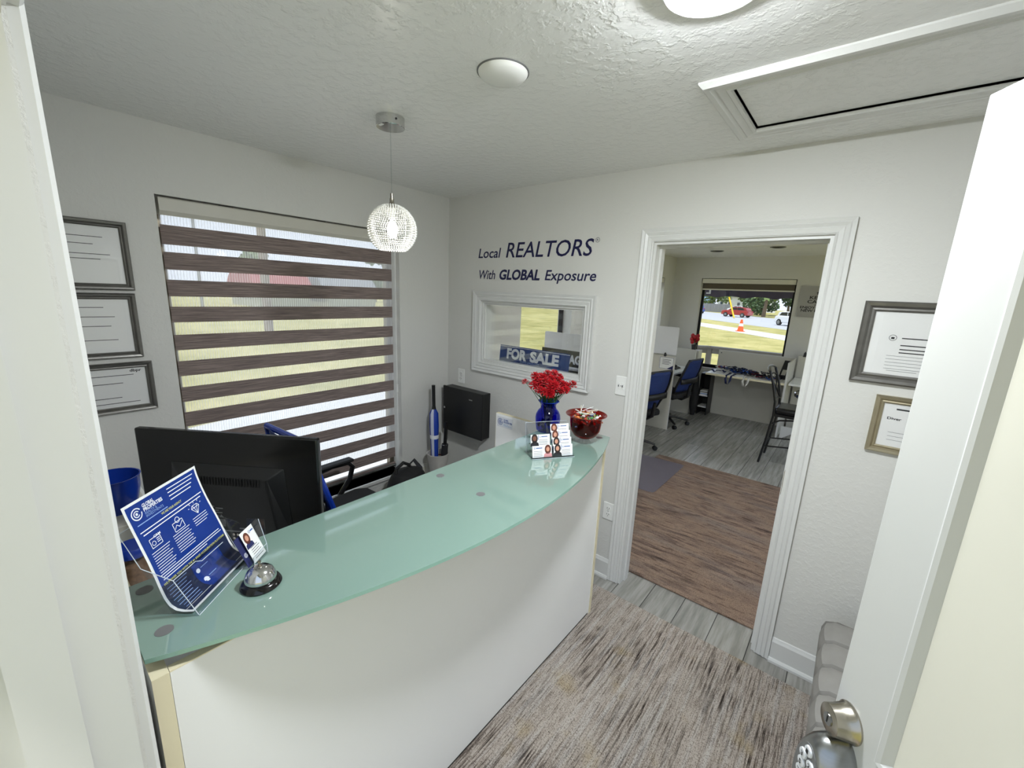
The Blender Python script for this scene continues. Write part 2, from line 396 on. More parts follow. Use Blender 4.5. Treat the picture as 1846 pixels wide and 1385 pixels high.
glass('blue_glass', (.10, .2, .86, 1), .02, ior=1.5); glass('red_glass', (.62, .09, .06, 1), .03, ior=1.5); glass('clear_glass', (.92, .94, .94, 1), .02, ior=1.5)
mat('mint_glass', (126, 152, 141), .07, var=.015, scale=2, spec=.8, coat=1)
mat('mint_edge', (150, 188, 174), .1, var=.02)
mat('bead_crystal', (238, 238, 234), .06, var=.02, spec=.8)
mat('bulb_glow', (255, 250, 240), .4, emit=14); mat('lamp_lens', (244, 250, 255), .4, emit=275); mat('added_fill_glow', (250, 252, 255), .4, emit=330)
def grass_mat():
    m = mat('lawn_grass', (150, 150, 80), .95, var=0, spec=.1)
    n, l = m.node_tree.nodes, m.node_tree.links; p = n['Principled BSDF']; mp = mapping(n, l, (1, 1, 1))
    a = noise(n, l, mp.outputs[0], .55, 6, .7); b = noise(n, l, mp.outputs[0], 14, 3, .7)
    r = ramp(n, [(.3, (136, 134, 78)), (.5, (170, 163, 104)), (.7, (192, 181, 126))]); l.new(a.outputs['Fac'], r.inputs[0])
    c = mixc(n, l, .35, r.outputs[0], b.outputs['Fac'], 'OVERLAY'); l.new(c, p.inputs['Base Color'])
grass_mat()

# ------------------------------------------------------------------ the setting
def holed(mb, a0, a1, b0, b1, holes, fn, h0, h1):
    x = a0
    for (p, q, r, t) in sorted(holes):
        if p > x: mb.mbox(fn, x, p, b0, b1, h0, h1)
        if r > b0: mb.mbox(fn, p, q, b0, r, h0, h1)
        if t < b1: mb.mbox(fn, p, q, t, b1, h0, h1)
        x = q
    if x < a1: mb.mbox(fn, x, a1, b0, b1, h0, h1)
    return mb
HZ = 2.44
W1 = (-1.749, -.455, .40, 2.14); W3 = (.93, 1.85, .45, 2.14); W4 = (3.3, 4.62, .8, 2.1); W5 = (.437, 1.735, .70, 2.12)
PASS = (.362, 1.226, 1.258, 1.706); DOOR = (1.608, 2.376, 0, 2.066); ENTRY = (1.685, 3.065, 0, 2.08)
floor = struct(MB().box(-.18, 3.4, -2.36, 5.23, -.12, -.006).build('floor', 'grout'))
tb = MB(); tb.box(-.0895, .0895, -.4585, .4585, -.006, 0)
tm = None; NX = 18
for i in range(NX):
    for j in range(8):
        cx = 1.7065+(i-9)*.1830; off = (i*.37) % 1*.92
        while any(-.22 < -2.36+off+.4+q*.922+.001 < .27 for q in range(8)): off = (off+.21) % .922
        cy = -2.36+off-.46+j*.922+.4
        y0, y1 = max(cy-.4585, -2.2), min(cy+.4585, 5.05); x0, x1 = max(cx-.0895, .0), min(cx+.0895, 3.25)
        if y1-y0 < .03 or x1-x0 < .02: continue
        full = (y1-y0 > .916 and x1-x0 > .178)
        if full and tm:
            o = tm.copy(); COL.objects.link(o); o.location = (cx, cy, 0); ORG[o.name] = (cx, cy, 0)
        else:
            o = MB().box(x0, x1, y0, y1, -.006, 0).build('tile', 'wood_tile', origin=(cx, cy, 0))
            if full: tm = o
        o.parent = floor
ce = MB(); holed(ce, -.18, 3.4, -2.36, 5.23, [(2.078, 2.85, -.692, -.278)], lambda a, b, h: (a, b, h), HZ, HZ+.14)
ceiling = struct(ce.build('ceiling', 'ceiling_paint'))
struct(MB().box(-.5, 3.7, -2.9, 5.5, HZ+.2, HZ+.3).build('roof', 'roof_grey'))  # unseen; front overhang sized to shade the entry from the sun
wl = MB(); holed(wl, -2.36, 5.23, -.12, HZ+.2, [W1, W3, W4], lambda a, b, h: (h, a, b), -.18, 0)
struct(wl.build('wall_left', 'wall_paint'))
wb = MB(); holed(wb, 0, 3.25, 0, HZ, [PASS, DOOR], lambda a, b, h: (a, h, b), 0, .13)
struct(wb.build('wall_back', 'wall_paint'))
wf = MB(); holed(wf, 0, 3.25, 0, HZ, [ENTRY], lambda a, b, h: (a, h, b), -2.36, -2.21)
struct(wf.build('wall_front', 'wall_paint'))
W_ADDED = (.5, 4.8, .06, 2.25)  # opening added out of view to let daylight into the office
wr = MB(); holed(wr, -2.36, 5.23, -.12, HZ+.2, [W_ADDED], lambda a, b, h: (h, a, b), 3.25, 3.4)
struct(wr.build('wall_right', 'wall_paint'))
wo_ = MB(); holed(wo_, 0, 3.25, 0, HZ, [W5], lambda a, b, h: (a, h, b), 5.05, 5.23)
struct(wo_.build('wall_far', 'wall_paint'))

# door casing to the office (trim_1), jamb lining and strike plate
tr = struct(thing('trim_1', None, None, (1.99, 0, 0)))
moulding(tr, 'casing', 'white_trim', *DOOR[:2], 0.004, DOOR[3], CASING, back, 'LRT')
jb = MB(); jb.box(1.608, 1.622, .0, .13, 0, 2.066); jb.box(1.622, 1.634, .05, .09, 0, 2.04); part_l = jb.build('jamb', 'white_trim', tr)
jb = MB(); jb.box(2.362, 2.376, .0, .13, 0, 2.066); jb.box(2.354, 2.362, .05, .09, 0, 2.04); jb.build('jamb', 'white_trim', tr)
jb = MB(); jb.box(1.622, 2.362, .0, .13, 2.052, 2.066); jb.box(1.622, 2.362, .05, .09, 2.04, 2.052); jb.build('head_jamb', 'white_trim', tr)
sp = MB(); sp.box(2.3595, 2.362, .008, .04, .88, 1.0); sp.box(2.3585, 2.3596, .016, .032, .92, .96); sp.build('strike_plate', 'bronze_metal', tr)
# baseboards with shoe moulding
def baseboard(name, a0, a1, fn):
    o = struct(thing(name, None, None, fn((a0+a1)/2, 0, 0)))
    b = MB(); b.prism([(0, .022), (.014, .022), (.014, .112), (.009, .122), (.006, .13), (0, .132)], a0, a1, lambda h, z, a: fn(a, z, h)); b.build('board', 'white_trim', o)
    b = MB(); b.prism([(0, .0), (.026, .0), (.026, .012), (.02, .022), (0, .026)], a0, a1, lambda h, z, a: fn(a, z, h)); b.build('shoe_moulding', 'white_trim', o)
bk = lambda a, z, h: (a, -h, z)
baseboard('baseboard_back', 2.443, 3.25, bk); baseboard('baseboard_back', .0, 1.541, bk)
baseboard('baseboard_left', -2.21, 0, lambda a, z, h: (h, a, z))
baseboard('baseboard_far', 0, 3.25, lambda a, z, h: (a, 5.05-h, z))
baseboard('baseboard_office', .13, 5.03, lambda a, z, h: (h, a, z))
# entry opening: jambs and casing (trim_2)
te = struct(thing('trim_2', None, None, (2.37, -2.2, 0)))
fr = lambda a, b, h: (a, -2.21+h, b)
moulding(te, 'casing', 'white_trim', ENTRY[0]-.006, ENTRY[1]+.006, 0.004, ENTRY[3]+.006, [(s_, h) for s_, h in CASING], fr, 'LRT')
jb = MB(); jb.box(1.685, 1.7, -2.36, -2.216, 0, 2.08); jb.box(1.7, 1.712, -2.33, -2.27, 0, 2.06); jb.build('jamb', 'white_trim', te)
jb = MB(); jb.box(3.05, 3.065, -2.36, -2.216, 0, 2.08); jb.build('jamb', 'white_trim', te)
jb = MB(); jb.box(1.7, 3.05, -2.36, -2.216, 2.065, 2.08); jb.build('head_jamb', 'white_trim', te)
struct(MB().box(1.685, 3.065, -2.5, -2.21, -.03, .012).build('door_sill', 'bronze_metal'))
# interior pass-through window (window_2)
tp = struct(thing('window_2', None, None, (.794, 0, 1.258)))
moulding(tp, 'casing', 'white_trim', *PASS, [(s_*1.06, h*1.15) for s_, h in CASING], back)
def lining(parent, x0, x1, z0, z1, d0, d1, fn, m='white_trim', t=.014):
    for q in ((x0, x0+t, z0, z1), (x1-t, x1, z0, z1), (x0+t, x1-t, z0, z0+t), (x0+t, x1-t, z1-t, z1)):
        MB().mbox(fn, *q, d0, d1).build('jamb', m, parent)
thru = lambda a, b, h: (a, h, b)
lining(tp, *PASS, 0, .13, thru)
for q in ((PASS[0]+.014, PASS[0]+.026, PASS[2]+.014, PASS[3]-.014), (PASS[1]-.026, PASS[1]-.014, PASS[2]+.014, PASS[3]-.014), (PASS[0]+.026, PASS[1]-.026, PASS[2]+.014, PASS[2]+.026), (PASS[0]+.026, PASS[1]-.026, PASS[3]-.026, PASS[3]-.014)):
    MB().mbox(thru, *q, .012, .024).build('glass_stop', 'white_trim', tp)
MB().box(PASS[0]+.015, PASS[1]-.015, .026, .03, PASS[2]+.015, PASS[3]-.015).build('pane', 'pass_glass', tp)

# exterior windows on the left wall and on the far wall
def ext_window(name, a0, a1, z0, z1, fn, frame_m, mull=()):
    o = struct(thing(name, None, None, fn((a0+a1)/2, z0, .12)))
    t = .035
    for q in ((a0, a0+t, z0, z1), (a1-t, a1, z0, z1), (a0+t, a1-t, z0, z0+t), (a0+t, a1-t, z1-t, z1)):
        MB().mbox(fn, *q, .11, .15).build('frame', frame_m, o)
    xs = [a0+t]+[v for mm in mull for v in (mm-.018, mm+.018)]+[a1-t]
    for mm in mull: MB().mbox(fn, mm-.018, mm+.018, z0+t, z1-t, .11, .15).build('mullion', frame_m, o)
    for k in range(0, len(xs), 2): MB().mbox(fn, xs[k], xs[k+1], z0+t, z1-t, .128, .132).build('pane', 'pane_glass', o)
    b = MB(); b.mbox(fn, a0, a1, z0-.02, z0, -.015, .11); b.build('sill', 'white_trim', o)
    return o
lw = lambda a, b, h: (-h, a, b); fw = lambda a, b, h: (a, 5.05+h, b)
ext_window('window_1', *W1, lw, 'bronze_metal')
ext_window('window_3', *W3, lw, 'black_line'); ext_window('window_4', *W4, lw, 'white_trim', (3.96,))
ext_window('window_5', *W5, fw, 'black_line')
ext_window('added_window', *W_ADDED, lambda a, b, h: (3.25+h, a, b), 'white_trim', (2.1, 3.3))  # unseen window added to brighten the office

# ------------------------------------------------------------------ zebra blind in the reception window
zb = thing('zebra_blind', 'dark brown and sheer striped zebra blind in the reception window', 'blind', (-.05, -1.1, .43))
b = MB(); b.prism([(-.012, 2.128), (-.006, 2.132), (-.075, 2.132), (-.075, 2.062), (-.02, 2.058), (-.008, 2.075)], W1[0]+.014, W1[1]-.01, lambda x, z, y: (x, y, z)); b.build('headrail', 'grey_cabinet', zb)
for yy in (-1.46, -.98): MB().box(-.055, -.03, yy-.03, yy+.03, 2.132, 2.139).build('bracket', 'dark_grey', zb)
tops = [2.018, 1.896, 1.768, 1.641, 1.504, 1.373, 1.240, 1.109, .975, .843, .714, .586, .470]
for k, zt in enumerate(tops):
    h = [.088, .081, .078][k] if k < 3 else .076
    h = min(h, zt-.452) if k == 12 else h
    b = MB(); b.box(-.0612, -.0600, W1[0]+.018, W1[1]-.022, zt-h, zt); b.build('band', 'blind_fabric', zb)
zs = [2.062]+[v for k, zt in enumerate(tops) for v in (zt, zt-([.088, .081, .078][k] if k < 3 else .076))]
for k in range(0, 24, 2):
    MB().quad((-.0606, W1[0]+.018, zs[k+1]), (-.0606, W1[1]-.022, zs[k+1]), (-.0606, W1[1]-.022, zs[k]), (-.0606, W1[0]+.018, zs[k])).build('sheer_panel', 'sheer', zb)
b = MB(); b.prism([(-.068, .436), (-.053, .434), (-.05, .444), (-.054, .455), (-.068, .455)], W1[0]+.016, W1[1]-.02, lambda x, z, y: (x, y, z)); b.build('bottom_rail', 'steel', zb)
pts = [(-.03, W1[1]-.012, 2.06-.03*i) for i in range(48)]; MB().tube(pts, .0022, 6).build('pull_chain', 'white_plastic', zb)
MB().box(-.034, -.026, W1[1]-.016, W1[1]-.008, 1.02, 1.08).build('chain_weight', 'white_plastic', zb)
# raised blinds in the office
def raised_blind(label, a0, a1, zt, fn, n, drop):
    o = thing('raised_blind', label, 'blind', fn((a0+a1)/2, zt, .05))
    MB().mbox(fn, a0+.012, a1-.012, zt-.075, zt-.008, .012, .085).build('headrail', 'off_white', o)
    MB().mbox(fn, a0+.02, a1-.02, zt-.075-drop, zt-.075, .05, .054).build('band', 'brown_fabric', o)
    MB().mbox(fn, a0+.018, a1-.018, zt-.095-drop, zt-.075-drop, .044, .06).build('bottom_rail', 'off_white', o)
    return o
raised_blind('brown fabric blind rolled up at the top of the far office window', W5[0], W5[1], W5[3], fw, 1, .085)
raised_blind('rolled-up blind above the office window seen through the pass-through glass', W3[0], W3[1], W3[3], lw, 1, .06)
raised_blind('rolled-up blind in the office side window behind the cubicles', W4[0], W4[1], W4[3], lw, 1, .06)

# ------------------------------------------------------------------ ceiling fittings
h = thing('attic_hatch', 'white framed attic hatch panel set in the textured ceiling', 'hatch', (2.46, -.48, HZ))
moulding(h, 'frame_side', 'white_trim', 2.078, 2.85, -.692, -.278, [(0, -.012), (0, .012), (.01, .014), (.014, .01), (.034, .016), (.04, .012), (.05, .018), (.066, .018), (.078, .005), (.078, 0.0)], ceil)
MB().box(2.083, 2.845, -.687, -.283, HZ+.006, HZ+.03).build('panel', 'ceiling_paint', h)
sd = thing('ceiling_cover', 'plain white round cover plate on the ceiling', 'cover plate', (1.537, -1.169, HZ))
MB().lathe([(.001, -.024), (.04, -.023), (.066, -.017), (.076, -.007), (.078, 0)], 40, c=(1.537, -1.169, HZ)).build('cap', 'white_plastic', sd, smooth=True)
MB().lathe([(.081, -.003), (.081, 0)], 40, c=(1.537, -1.169, HZ)).build('rim', 'mid_grey', sd)
dl = thing('ceiling_light', 'bright round flush light at the top edge of the ceiling', 'light', (2.165, -1.215, HZ))
MB().lathe([(.112, 0), (.112, -.012), (.104, -.02), (.098, -.02)], 40, c=dl.location, cap=False).build('trim_ring', 'white_plastic', dl, smooth=True)
MB().lathe([(.001, -.042), (.03, -.041), (.06, -.036), (.084, -.027), (.098, -.015)], 40, c=dl.location).build('diffuser', 'lamp_lens', dl, smooth=True)
for k, (x, y) in enumerate(((.849, 4.121), (1.604, 3.85))):
    o = thing('recessed_downlight', ('unlit recessed downlight in the office ceiling, the one farther left', 'unlit recessed downlight in the office ceiling, the one farther right')[k], 'light', (x, y, HZ), 'office downlights')
    MB().lathe([(.085, 0), (.085, -.006), (.07, -.009), (.066, -.002)], 32, c=(x, y, HZ), cap=False).build('trim_ring', 'mid_grey', o)
    MB().lathe([(.001, -.003), (.066, -.003)], 32, c=(x, y, HZ)).build('lens', 'off_white', o)
for k, (x, y) in enumerate(((2.75, 1.1), (.75, 1.5))):  # lit downlights out of view, added as fill for the office
    o = thing('recessed_downlight', ('added unseen downlight brightening the office, near the right wall', 'added unseen downlight brightening the office, near the window wall')[k], 'light', (x, y, HZ), 'office downlights')
    MB().lathe([(.085, 0), (.085, -.006), (.07, -.009), (.066, -.002)], 32, c=(x, y, HZ), cap=False).build('trim_ring', 'white_plastic', o)
    MB().lathe([(.001, -.004), (.066, -.004)], 32, c=(x, y, HZ)).build('lens', 'added_fill_glow', o)
# pendant
PX, PY = .928, -1.155
pd = thing('pendant_lamp', 'crystal bead globe pendant lamp on a thin cord', 'lamp', (PX, PY, HZ))
MB().lathe([(.056, 0), (.056, -.036), (.054, -.038), (.001, -.038)], 40, c=(PX, PY, HZ)).build('canopy', 'chrome', pd, smooth=True)
MB().lathe([(.004, -.001), (.004, .001)], 10, M=Matrix.Rotation(math.pi/2, 3, 'Y'), c=(PX+.056, PY-.012, HZ-.018)).build('canopy_screw', 'dark_grey', pd)
MB().box(PX-.012, PX+.012, PY-.05, PY-.038, HZ-.0392, HZ-.038).build('sticker', 'paper', pd)
MB().tube([(PX, PY, HZ-.038), (PX, PY, 2.14)], .0022, 8).build('cord', 'clear_glass', pd)
MB().lathe([(.004, .05), (.0065, .048), (.0065, .03), (.009, .028), (.009, .014), (.014, .008), (.022, .002), (.025, -.004)], 20, c=(PX, PY, 2.108)).build('cap', 'nickel', pd, smooth=True)
GR, GZ = .1, 2.014
b = MB()
for j in range(25):
    t = math.radians(78-j*5.55)                       # from the cap down to the open bottom
    r = GR*math.cos(t); z = GZ+GR*math.sin(t); nb = max(14, int(2*math.pi*r/.0098))
    for k in range(nb):
        a = 2*math.pi*(k+.5*(j % 2))/nb
        b.ball((PX+r*math.cos(a), PY+r*math.sin(a), z), (.0034, .0034, .0034), 6, 4)
tag(b.build('bead_shade', 'bead_crystal', pd, smooth=True, fix=False), 'clear crystal beads strung in rings', kind='stuff')
b = MB()
for j in range(8):
    a = 2*math.pi*j/8
    b.tube([(PX+(GR-.006)*math.cos(math.radians(t))*math.cos(a), PY+(GR-.006)*math.cos(math.radians(t))*math.sin(a), GZ+(GR-.006)*math.sin(math.radians(t))) for t in range(78, -60, -12)], .0011, 5)
b.build('wire_frame', 'chrome', pd)
MB().lathe([(.014, .06), (.014, .02), (.012, .015)], 16, c=(PX, PY, 2.04)).build('socket', 'white_plastic', pd)
MB().ball((PX, PY, 2.015), (.022, .022, .036), 14, 8).build('bulb', 'bulb_glow', pd, smooth=True)
pl = bpy.data.lights.new('pendant_bulb', 'POINT'); pl.energy = .4; pl.shadow_soft_size = .03; pl.color = (1, .97, .92)
po = bpy.data.objects.new('pendant_bulb', pl); COL.objects.link(po); po.location = (PX, PY, 1.955)

# ------------------------------------------------------------------ wall lettering and wall plates
wt = thing('wall_lettering', 'dark blue italic Local REALTORS With GLOBAL Exposure lettering on the wall', 'lettering', (.8, 0, 1.86))
wfn = lambda a, b: (a, -.0012, b)
letters(wt, 'navy_vinyl', 'Local', .318, .532, 2.007, .063, wfn, .012, .2)
letters(wt, 'navy_vinyl', 'REALTORS', .578, 1.252, 2.006, .094, wfn, .008, .2)
b = MB(); text_into(b, 'R', 1.264, 1.276, 2.086, .012, wfn); b.lathe([(.014, 0), (.014, .0006), (.0122, .0006), (.0122, 0)], 24, M=Matrix.Rotation(math.pi/2, 3, 'X'), c=(1.27, -.0008, 2.092), cap=False); b.build('registered_mark', 'navy_vinyl', wt, fix=False)
letters(wt, 'navy_vinyl', 'With', .318, .492, 1.861, .06, wfn, .012, .2)
letters(wt, 'navy_vinyl', 'GLOBAL', .518, .882, 1.861, .062, wfn, .035, .2)
letters(wt, 'navy_vinyl', 'Exposure', .912, 1.288, 1.861, .061, wfn, .012, .2)
def plate(name, label, cat, x, z, kind):
    o = thing(name, label, cat, (x, 0, z))
    MB().box(x-.035, x+.035, -.006, 0, z-.057, z+.057).build('plate', 'white_plastic', o, bevel=.003)
    if kind == 'outlet':
        for dz in (-.02, .02):
            q = MB().lathe([(.017, 0), (.017, .0025), (.001, .0025)], 20, M=Matrix.Rotation(math.pi/2, 3, 'X'), c=(x, -.006, z+dz)).build('receptacle', 'white_plastic', o)
            for dx in (-.0065, .0065): MB().box(x+dx-.0012, x+dx+.0012, -.0092, -.0084, z+dz-.002, z+dz+.007).build('slot', 'black_line', q)
            MB().box(x-.002, x+.002, -.0092, -.0084, z+dz-.011, z+dz-.0075).build('slot', 'black_line', q)
    else:
        for dx in (-.012, .012): 
            MB().box(x+dx-.007, x+dx+.007, -.0085, -.006, z-.02, z+.02).build('rocker', 'white_plastic', o, bevel=.001)
            MB().box(x+dx-.002, x+dx+.002, -.016, -.0085, z-.004, z+.006).build('toggle', 'mid_grey', o)
    MB().lathe([(.003, 0), (.003, .001)], 8, M=Matrix.Rotation(math.pi/2, 3, 'X'), c=(x, -.006, z)).build('screw', 'mid_grey', o)
plate('wall_outlet', 'white wall outlet above the black key cabinet', 'outlet', .162, 1.114, 'outlet')
plate('wall_outlet', 'white wall outlet low on the wall beside the office door casing', 'outlet', 1.5, .461, 'outlet')
plate('light_switch', 'white light switch plate beside the office door casing', 'switch', 1.502, 1.268, 'switch')
o = thing('wall_outlet', 'small white outlet low on the window wall near the umbrella stand', 'outlet', (0, -.25, .34))
MB().box(0, .006, -.285, -.215, .283, .397).build('plate', 'white_plastic', o, bevel=.003)
for dz in (-.02, .02): MB().lathe([(.017, 0), (.017, .0025), (.001, .0025)], 16, M=Matrix.Rotation(math.pi/2, 3, 'Y'), c=(.006, -.25, .34+dz)).build('receptacle', 'off_white', o)

# ------------------------------------------------------------------ picture frames
FP = [(0, 0), (0, .008), (.006, .012), (.012, .01), (.02, .018), (.03, .02), (.036, .014), (.036, 0)]
def picture(label, a0, a1, b0, b1, fn, m, w, content):
    o = thing('picture_frame', label, 'picture', fn((a0+a1)/2, (b0+b1)/2, 0)); s_ = w/.036
    moulding(o, 'frame_side', m, a0+w, a1-w, b0+w, b1-w, [(p*s_, q) for p, q in FP], fn)
    MB().mbox(fn, a0+w*.7, a1-w*.7, b0+w*.7, b1-w*.7, .001, .004).build('certificate', 'paper', o)
    b = MB(); content(b, lambda a, c: fn(a, c, .0046))
    if b.v: b.build('print', ['print_grey', 'print_black', 'print_blue'], o, fix=False)
    MB().mbox(fn, a0+w*.8, a1-w*.8, b0+w*.8, b1-w*.8, .0062, .0072).build('pane', 'pane_glass', o)
    return o
def rule(b, f, a0, a1, z, t=.0012, mi=0): b.quad(f(a0, z), f(a1, z), f(a1, z+t), f(a0, z+t), mi)
def cert_a(b, f):
    n = 20; b.add([f(2.628+.012*math.cos(2*math.pi*k/n), 1.662+.012*math.sin(2*math.pi*k/n)) for k in range(n)]+[f(2.628+.0105*math.cos(2*math.pi*k/n), 1.662+.0105*math.sin(2*math.pi*k/n)) for k in range(n)], [(k, (k+1) % n, n+(k+1) % n, n+k) for k in range(n)], 1)
    b.quad(f(2.623, 1.657), f(2.633, 1.657), f(2.633, 1.665), f(2.623, 1.665), 1)
    for z in (1.66, 1.632, 1.616, 1.603): rule(b, f, 2.655, 2.80, z, .004, 1)
    for k in range(5): rule(b, f, 2.62, 2.84, 1.59-k*.013)
    rule(b, f, 2.63, 2.72, 1.53)
picture('large pewter-framed certificate on the wall right of the office door', 2.52, 2.95, 1.474, 1.803, back, 'pewter', .04, cert_a)
def cert_b(b, f):
    text_into(b, 'Diver', 2.668, 2.712, 1.333, .010, f, .02, mi=1)
    rule(b, f, 2.69, 2.86, 1.375, .006, 1)
    for k in range(3): rule(b, f, 2.68, 2.87, 1.28-k*.016)
picture('silver-gold framed certificate hung below the large pewter frame', 2.62, 2.95, 1.191, 1.429, back, 'gold_frame', .03, cert_b)
lf = lambda a, b, h: (h, a, b)
def left_lines(y0, y1, zs):
    def c(b, f):
        for z, e in zs: rule(b, f, y0, y0+(y1-y0)*e, z, .0025, 1)
    return c
picture('topmost of the grey-framed certificates beside the reception blind', -2.12, -1.862, 1.716, 2.0, lf, 'pewter', .026, left_lines(-2.07, -1.91, [(1.93, .8), (1.9, .6), (1.86, .9), (1.84, .7)]))
picture('middle one of the grey-framed certificates beside the reception blind', -2.12, -1.866, 1.42, 1.702, lf, 'pewter', .026, left_lines(-2.07, -1.91, [(1.64, .6), (1.6, .8), (1.56, .7), (1.5, .8)]))
def cert_c(b, f):
    text_into(b, 'dbpr', -1.922, -1.882, 1.354, .012, f, .02, mi=1)
    for z, y1 in ((1.34, -1.91), (1.305, -1.95), (1.24, -1.96), (1.215, -1.9)): rule(b, f, -2.1, y1, z, .0025, 1)
picture('lowest grey-framed certificate beside the reception blind, marked dbpr', -2.15, -1.842, 1.172, 1.398, lf, 'pewter', .026, cert_c)

# ------------------------------------------------------------------ rugs and mat
RZ = .011
def rug_obj(name, label, x0, x1, y0, y1, m):
    b = MB(); r = .03
    b.box(x0, x1, y0, y1, .0005, RZ); o = b.build(name, m, origin=((x0+x1)/2, (y0+y1)/2, 0), bevel=.004)
    return tag(o, label, 'rug')
rug_obj('area_rug', 'greige distressed area rug in front of the reception desk', 1.38, 2.94, -2.16, -.12, 'rug_greige')
rug_obj('office_rug', 'brown distressed rug just inside the office doorway', .98, 2.62, .155, 2.39, 'rug_brown')
b = MB(); pl_ = [(1.31, 1.42), (1.3, 1.375), (1.26, 1.36), (.5, 1.36), (.5, 2.2), (1.27, 2.255), (1.305, 2.245), (1.31, 2.21)]
b.prism(pl_, RZ+.001, RZ+.004); tag(b.build('chair_mat', 'mat_vinyl', origin=(.9, 1.8, RZ)), 'translucent purplish chair mat lying on the brown office rug', 'mat')

# ------------------------------------------------------------------ reception desk
D0, D1, DX = -2.182, -.352, 1.603
dk = thing('reception_desk', 'white reception desk with bowed mint glass counter', 'desk', (1.45, -1.27, RZ))
b = MB(); b.box(DX-.018, DX, D0+.03, D1-.018, RZ+.012, 1.034); b.build('front_panel', 'laminate', dk)
b = MB(); b.box(DX-.014, DX-.002, D0+.04, D1-.03, RZ, RZ+.012); b.build('shadow_strip', 'black_line', dk)  # black strip stands in for the shadow line under the front panel
for y0, y1 in ((D0+.002, D0+.029), (D1-.017, D1+.008)):
    o = MB().box(.86, DX+.001, y0, y1, RZ, 1.036).build('side_panel', 'laminate', dk)
    MB().box(DX+.001, DX+.0025, y0, y1, RZ, 1.0375).build('edge_band', 'cream_edge', o); MB().box(.86, DX+.001, y0, y1, 1.036, 1.0375).build('edge_band', 'cream_edge', o)
    MB().box(.8585, .86, y0, y1, RZ, 1.0375).build('edge_band', 'cream_edge', o)
MB().box(DX-.018, DX, D0+.03, D1-.018, 1.034, 1.0365).build('edge_band', 'cream_edge', dk)
MB().box(.845, DX-.019, -1.955, D1-.018, .725, .75).box(.68, DX-.019, D0+.03, -1.956, .725, .75).build('worktop', 'laminate', dk)
N = 40; f0, f1 = (1.580, D0), (1.625, D1)
arc = [(f0[0]+(f1[0]-f0[0])*t/N+.76*.25*4*(t/N)*(1-t/N)*1.0, f0[1]+(f1[1]-f0[1])*t/N) for t in range(N+1)]
poly = [(1.305, D0)]+arc+[(1.305, D1)]
b = MB(); n = len(poly)
b.add([(x, y, 1.06) for x, y in poly]+[(x, y, 1.07) for x, y in poly], [tuple(range(n))[::-1], tuple(range(n, 2*n))], 0)
b.add([(x, y, 1.06) for x, y in poly]+[(x, y, 1.07) for x, y in poly], [(i, (i+1) % n, n+(i+1) % n, n+i) for i in range(n)], 1)
gt = tag(b.build('counter_top', ['mint_glass', 'mint_edge'], dk, fix=False), 'frosted mint green glass with a bowed front edge')
for x, y in ((1.521, -2.14), (1.345, -2.14), (1.577, -1.261), (1.36, -1.26), (1.59, -.40), (1.36, -.40)):
    MB().lathe([(.013, 0), (.013, .0235)], 16, c=(x, y, 1.0365)).build('standoff', 'steel', dk)
    MB().lathe([(.016, 0), (.016, .0006), (.001, .0006)], 20, c=(x, y, 1.0701)).build('standoff_disc', 'mid_grey', gt)
# sticker on the inner side panel
stk = thing('logo_sticker', 'white company logo sticker on the inner face of the desk side panel', 'sticker', (.95, D1-.018, .99))
sfn = lambda a, b: (a, D1-.0186, b)
MB().box(.872, .995, D1-.0182, D1-.017, .955, 1.022).build('label', 'sign_white', stk)
def logo(b, f, a, c, r, mi=0, rot=0):
    n = 28
    def arcb(r0, r1, t0, t1):
        vs = []; 
        for k in range(n+1):
            t = math.radians(t0+(t1-t0)*k/n); vs += [f(a+r0*math.cos(t), c+r0*math.sin(t)), f(a+r1*math.cos(t), c+r1*math.sin(t))]
        b.add(vs, [(2*k, 2*k+1, 2*k+3, 2*k+2) for k in range(n)], mi)
    arcb(r*.84, r, 35, 360); arcb(r*.42, r*.6, 25, 345); arcb(.001, r*.24, 0, 360)
    b.quad(f(a+r*.42, c-.08*r), f(a+r, c-.08*r), f(a+r, c+.08*r), f(a+r*.42, c+.08*r), mi)
b = MB(); logo(b, sfn, .897, .989, .021); text_into(b, 'GLOBAL', .924, .962, 1.0, .010, sfn, .03); text_into(b, 'PROPERTIES', .924, .99, .986, .010, sfn, .03); text_into(b, 'REALTY &', .924, .96, .975, .006, sfn, mi=1); text_into(b, 'INVESTMENTS', .924, .985, .966, .006, sfn, mi=1)
b.build('print', ['print_blue', 'sky_blue'], stk, fix=False)

# ------------------------------------------------------------------ monitor
mw, mn = Vector((.812, .583, 0)).normalized(), Vector((.583, -.812, 0)).normalized(); mc = Vector((.943, -1.835, 0))
mo = thing('computer_monitor', 'black flat monitor seen from behind on the reception desk', 'monitor', (mc.x, mc.y, .75))
mf = lambda a, z, h: tuple(mc+mw*a+mn*h+Vector((0, 0, z)))
part(mo, 'body', 'black_gloss', lambda b: b.mbox(mf, -.318, .318, .892, 1.28, -.012, .012), bevel=.006)
part(mo, 'screen', 'car_glass', lambda b: b.mbox(mf, -.305, .305, .905, 1.268, -.0135, -.012))
hb = part(mo, 'rear_housing', 'black_plastic', lambda b: b.add([mf(*p) for p in ((-.22, .91, .012), (.22, .91, .012), (.2, 1.17, .012), (-.2, 1.17, .012), (-.19, .915, .05), (.19, .915, .05), (.15, 1.135, .04), (-.15, 1.135, .04))], [(0, 3, 2, 1), (4, 5, 6, 7), (0, 1, 5, 4), (1, 2, 6, 5), (2, 3, 7, 6), (3, 0, 4, 7)]), bevel=.004)
for k in range(26):
    a = -.125+k*.01
    part(hb, 'vent_slot', 'black_line', lambda b: b.mbox(mf, a-.0028, a+.0028, 1.108, 1.136, .038, .0432))
